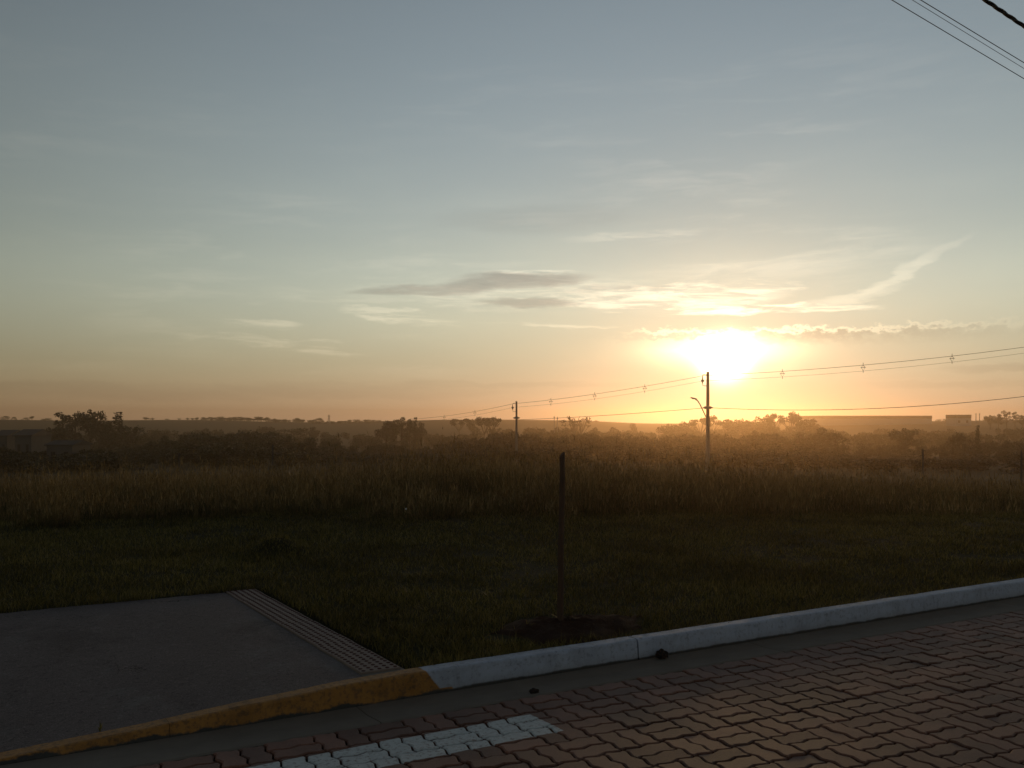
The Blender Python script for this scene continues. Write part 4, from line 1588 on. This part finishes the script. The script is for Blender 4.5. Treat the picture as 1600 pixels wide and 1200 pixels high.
def build_far():
    box_house(36, 671, 689, 26, 140, 6, 'dim grey low house with dark roof near the far left edge', roof='low')
    box_house(0, 672, 690, 22, 145, 6, 'dim grey house cut off by the left edge of the view', roof='low')
    box_house(93, 688.5, 702, 40, 116, 5, 'small dim house with greyish sheet roof below the left tree clump', roof='low', roofm='roof2')
    box_house(1371, 649.5, 662, 170, 600, 50, 'very long low flat-roofed industrial shed on the skyline right of the sun', 'warehouse', roof='flat', wall='wall2', roofm='roof', windows=0)
    box_house(1505, 648, 660, 25, 560, 12, 'small flat-roofed block between the long shed and two masts', 'building', roof='flat', wall='wall2', roofm='roof2', windows=2)

    def mast(px, ytop, Z, r, label):
        x, y = at(px, Z)
        z = hz(x, y)
        h = zpix(ytop, Z) - z
        e = empty('mast', (x, y, z))
        MB().tube([(0, 0, -0.5), (0, 0, h * .5), (0, 0, h)], [r, r * .8, r * .6], 7).build('shaft', M['steel'], e)
        MB().tube([(0, 0, h * 0.93), (0, 0, h * 0.965)], [r * 1.4, r * 1.4], 7).build('collar', M['steel'], e)
        tag(e, label, 'mast')
    mast(1525, 646, 540, 0.28, 'left of the two thin dark masts near the right edge')
    mast(1530.5, 646, 545, 0.28, 'right of the two thin dark masts near the right edge')
    mast(866, 650, 330, 0.16, 'left of a close pair of thin sticks on the central skyline')
    mast(871, 651, 330, 0.16, 'right of a close pair of thin sticks on the central skyline')
    # lattice tower
    Z = 690
    x, y = at(514, Z)
    z = hz(x, y)
    h = zpix(648, Z) - z
    e = empty('lattice_tower', (x, y, z), -HEAD)
    b = MB()
    for sx, sy in ((-1, -1), (1, -1), (1, 1), (-1, 1)):
        b.tube([(sx * 0.9, sy * 0.9, -0.3), (sx * 0.2, sy * 0.2, h)], 0.11, 4)
    b.build('leg_frame', M['steel'], e)
    b = MB()
    for k in range(6):
        t0, t1 = k / 6, (k + 1) / 6
        w0, w1 = 0.9 - 0.7 * t0, 0.9 - 0.7 * t1
        b.tube([(-w0, -w0, t0 * h), (w1, -w1, t1 * h)], 0.06, 4)
        b.tube([(w0, w0, t0 * h), (-w1, w1, t1 * h)], 0.06, 4)
    b.build('bracing', M['steel'], e)
    MB().tube([(-1.2, 0, h * 0.86), (1.2, 0, h * 0.86)], 0.09, 4).build('crossarm', M['steel'], e)
    tag(e, 'faint lattice tower on the ridge left of centre', 'tower')
    # slim concrete fence posts beyond the tall grass
    b = MB()
    b.add([(-.03, -.03, -.4), (.03, -.03, -.4), (.03, .03, -.4), (-.03, .03, -.4), (-.025, -.025, .94), (.025, -.025, .94), (.025, .025, .94), (-.025, .025, .94), (0, 0, 1)],
          [(0, 1, 5, 4), (1, 2, 6, 5), (2, 3, 7, 6), (3, 0, 4, 7), (4, 5, 8), (5, 6, 8), (6, 7, 8), (7, 4, 8)])
    pm = b.mesh('fence_post')
    pm.materials.append(M['post'])
    for px, ty, lab in [(280, 706, 'faint thin post above the tall grass, leftmost one'), (426, 693, 'faint thin post above the grass, below the ridge left of centre'),
                        (1442, 700, 'faint thin post at right below the long shed'),
                        (1596, 702, 'faint thin post at the right edge of the view')]:
        x, y = at(px, 40.0)
        z = hz(x, y)
        o = link_mesh('fence_post', pm)
        o.location = (x, y, z)
        o.scale = (1, 1, max(0.8, zpix(ty, 40.0) - z))
        tag(o, lab, 'post', 'faint posts beyond the tall grass')


build_far()


# ------------------------------------------------------------------ haze
def build_haze():  # haze volume added to stand in for lens glare around the low sun
    b = MB().box(-1260, -1260, -30, 1260, 1260, 14)
    m, N = mat_new('glare_haze')
    v = N.n('ShaderNodeVolumePrincipled')
    v.inputs['Color'].default_value = (0.95, 0.66, 0.42, 1)
    v.inputs['Density'].default_value = HAZE_DENSITY
    v.inputs['Anisotropy'].default_value = HAZE_G
    o = N.n('ShaderNodeOutputMaterial')
    N.link(v.outputs[0], o.inputs['Volume'])
    ob = b.build('haze', m)
    tag(ob, 'thin warm haze over the valley, added to carry the glare around the sun', 'haze', kind='stuff')


build_haze()
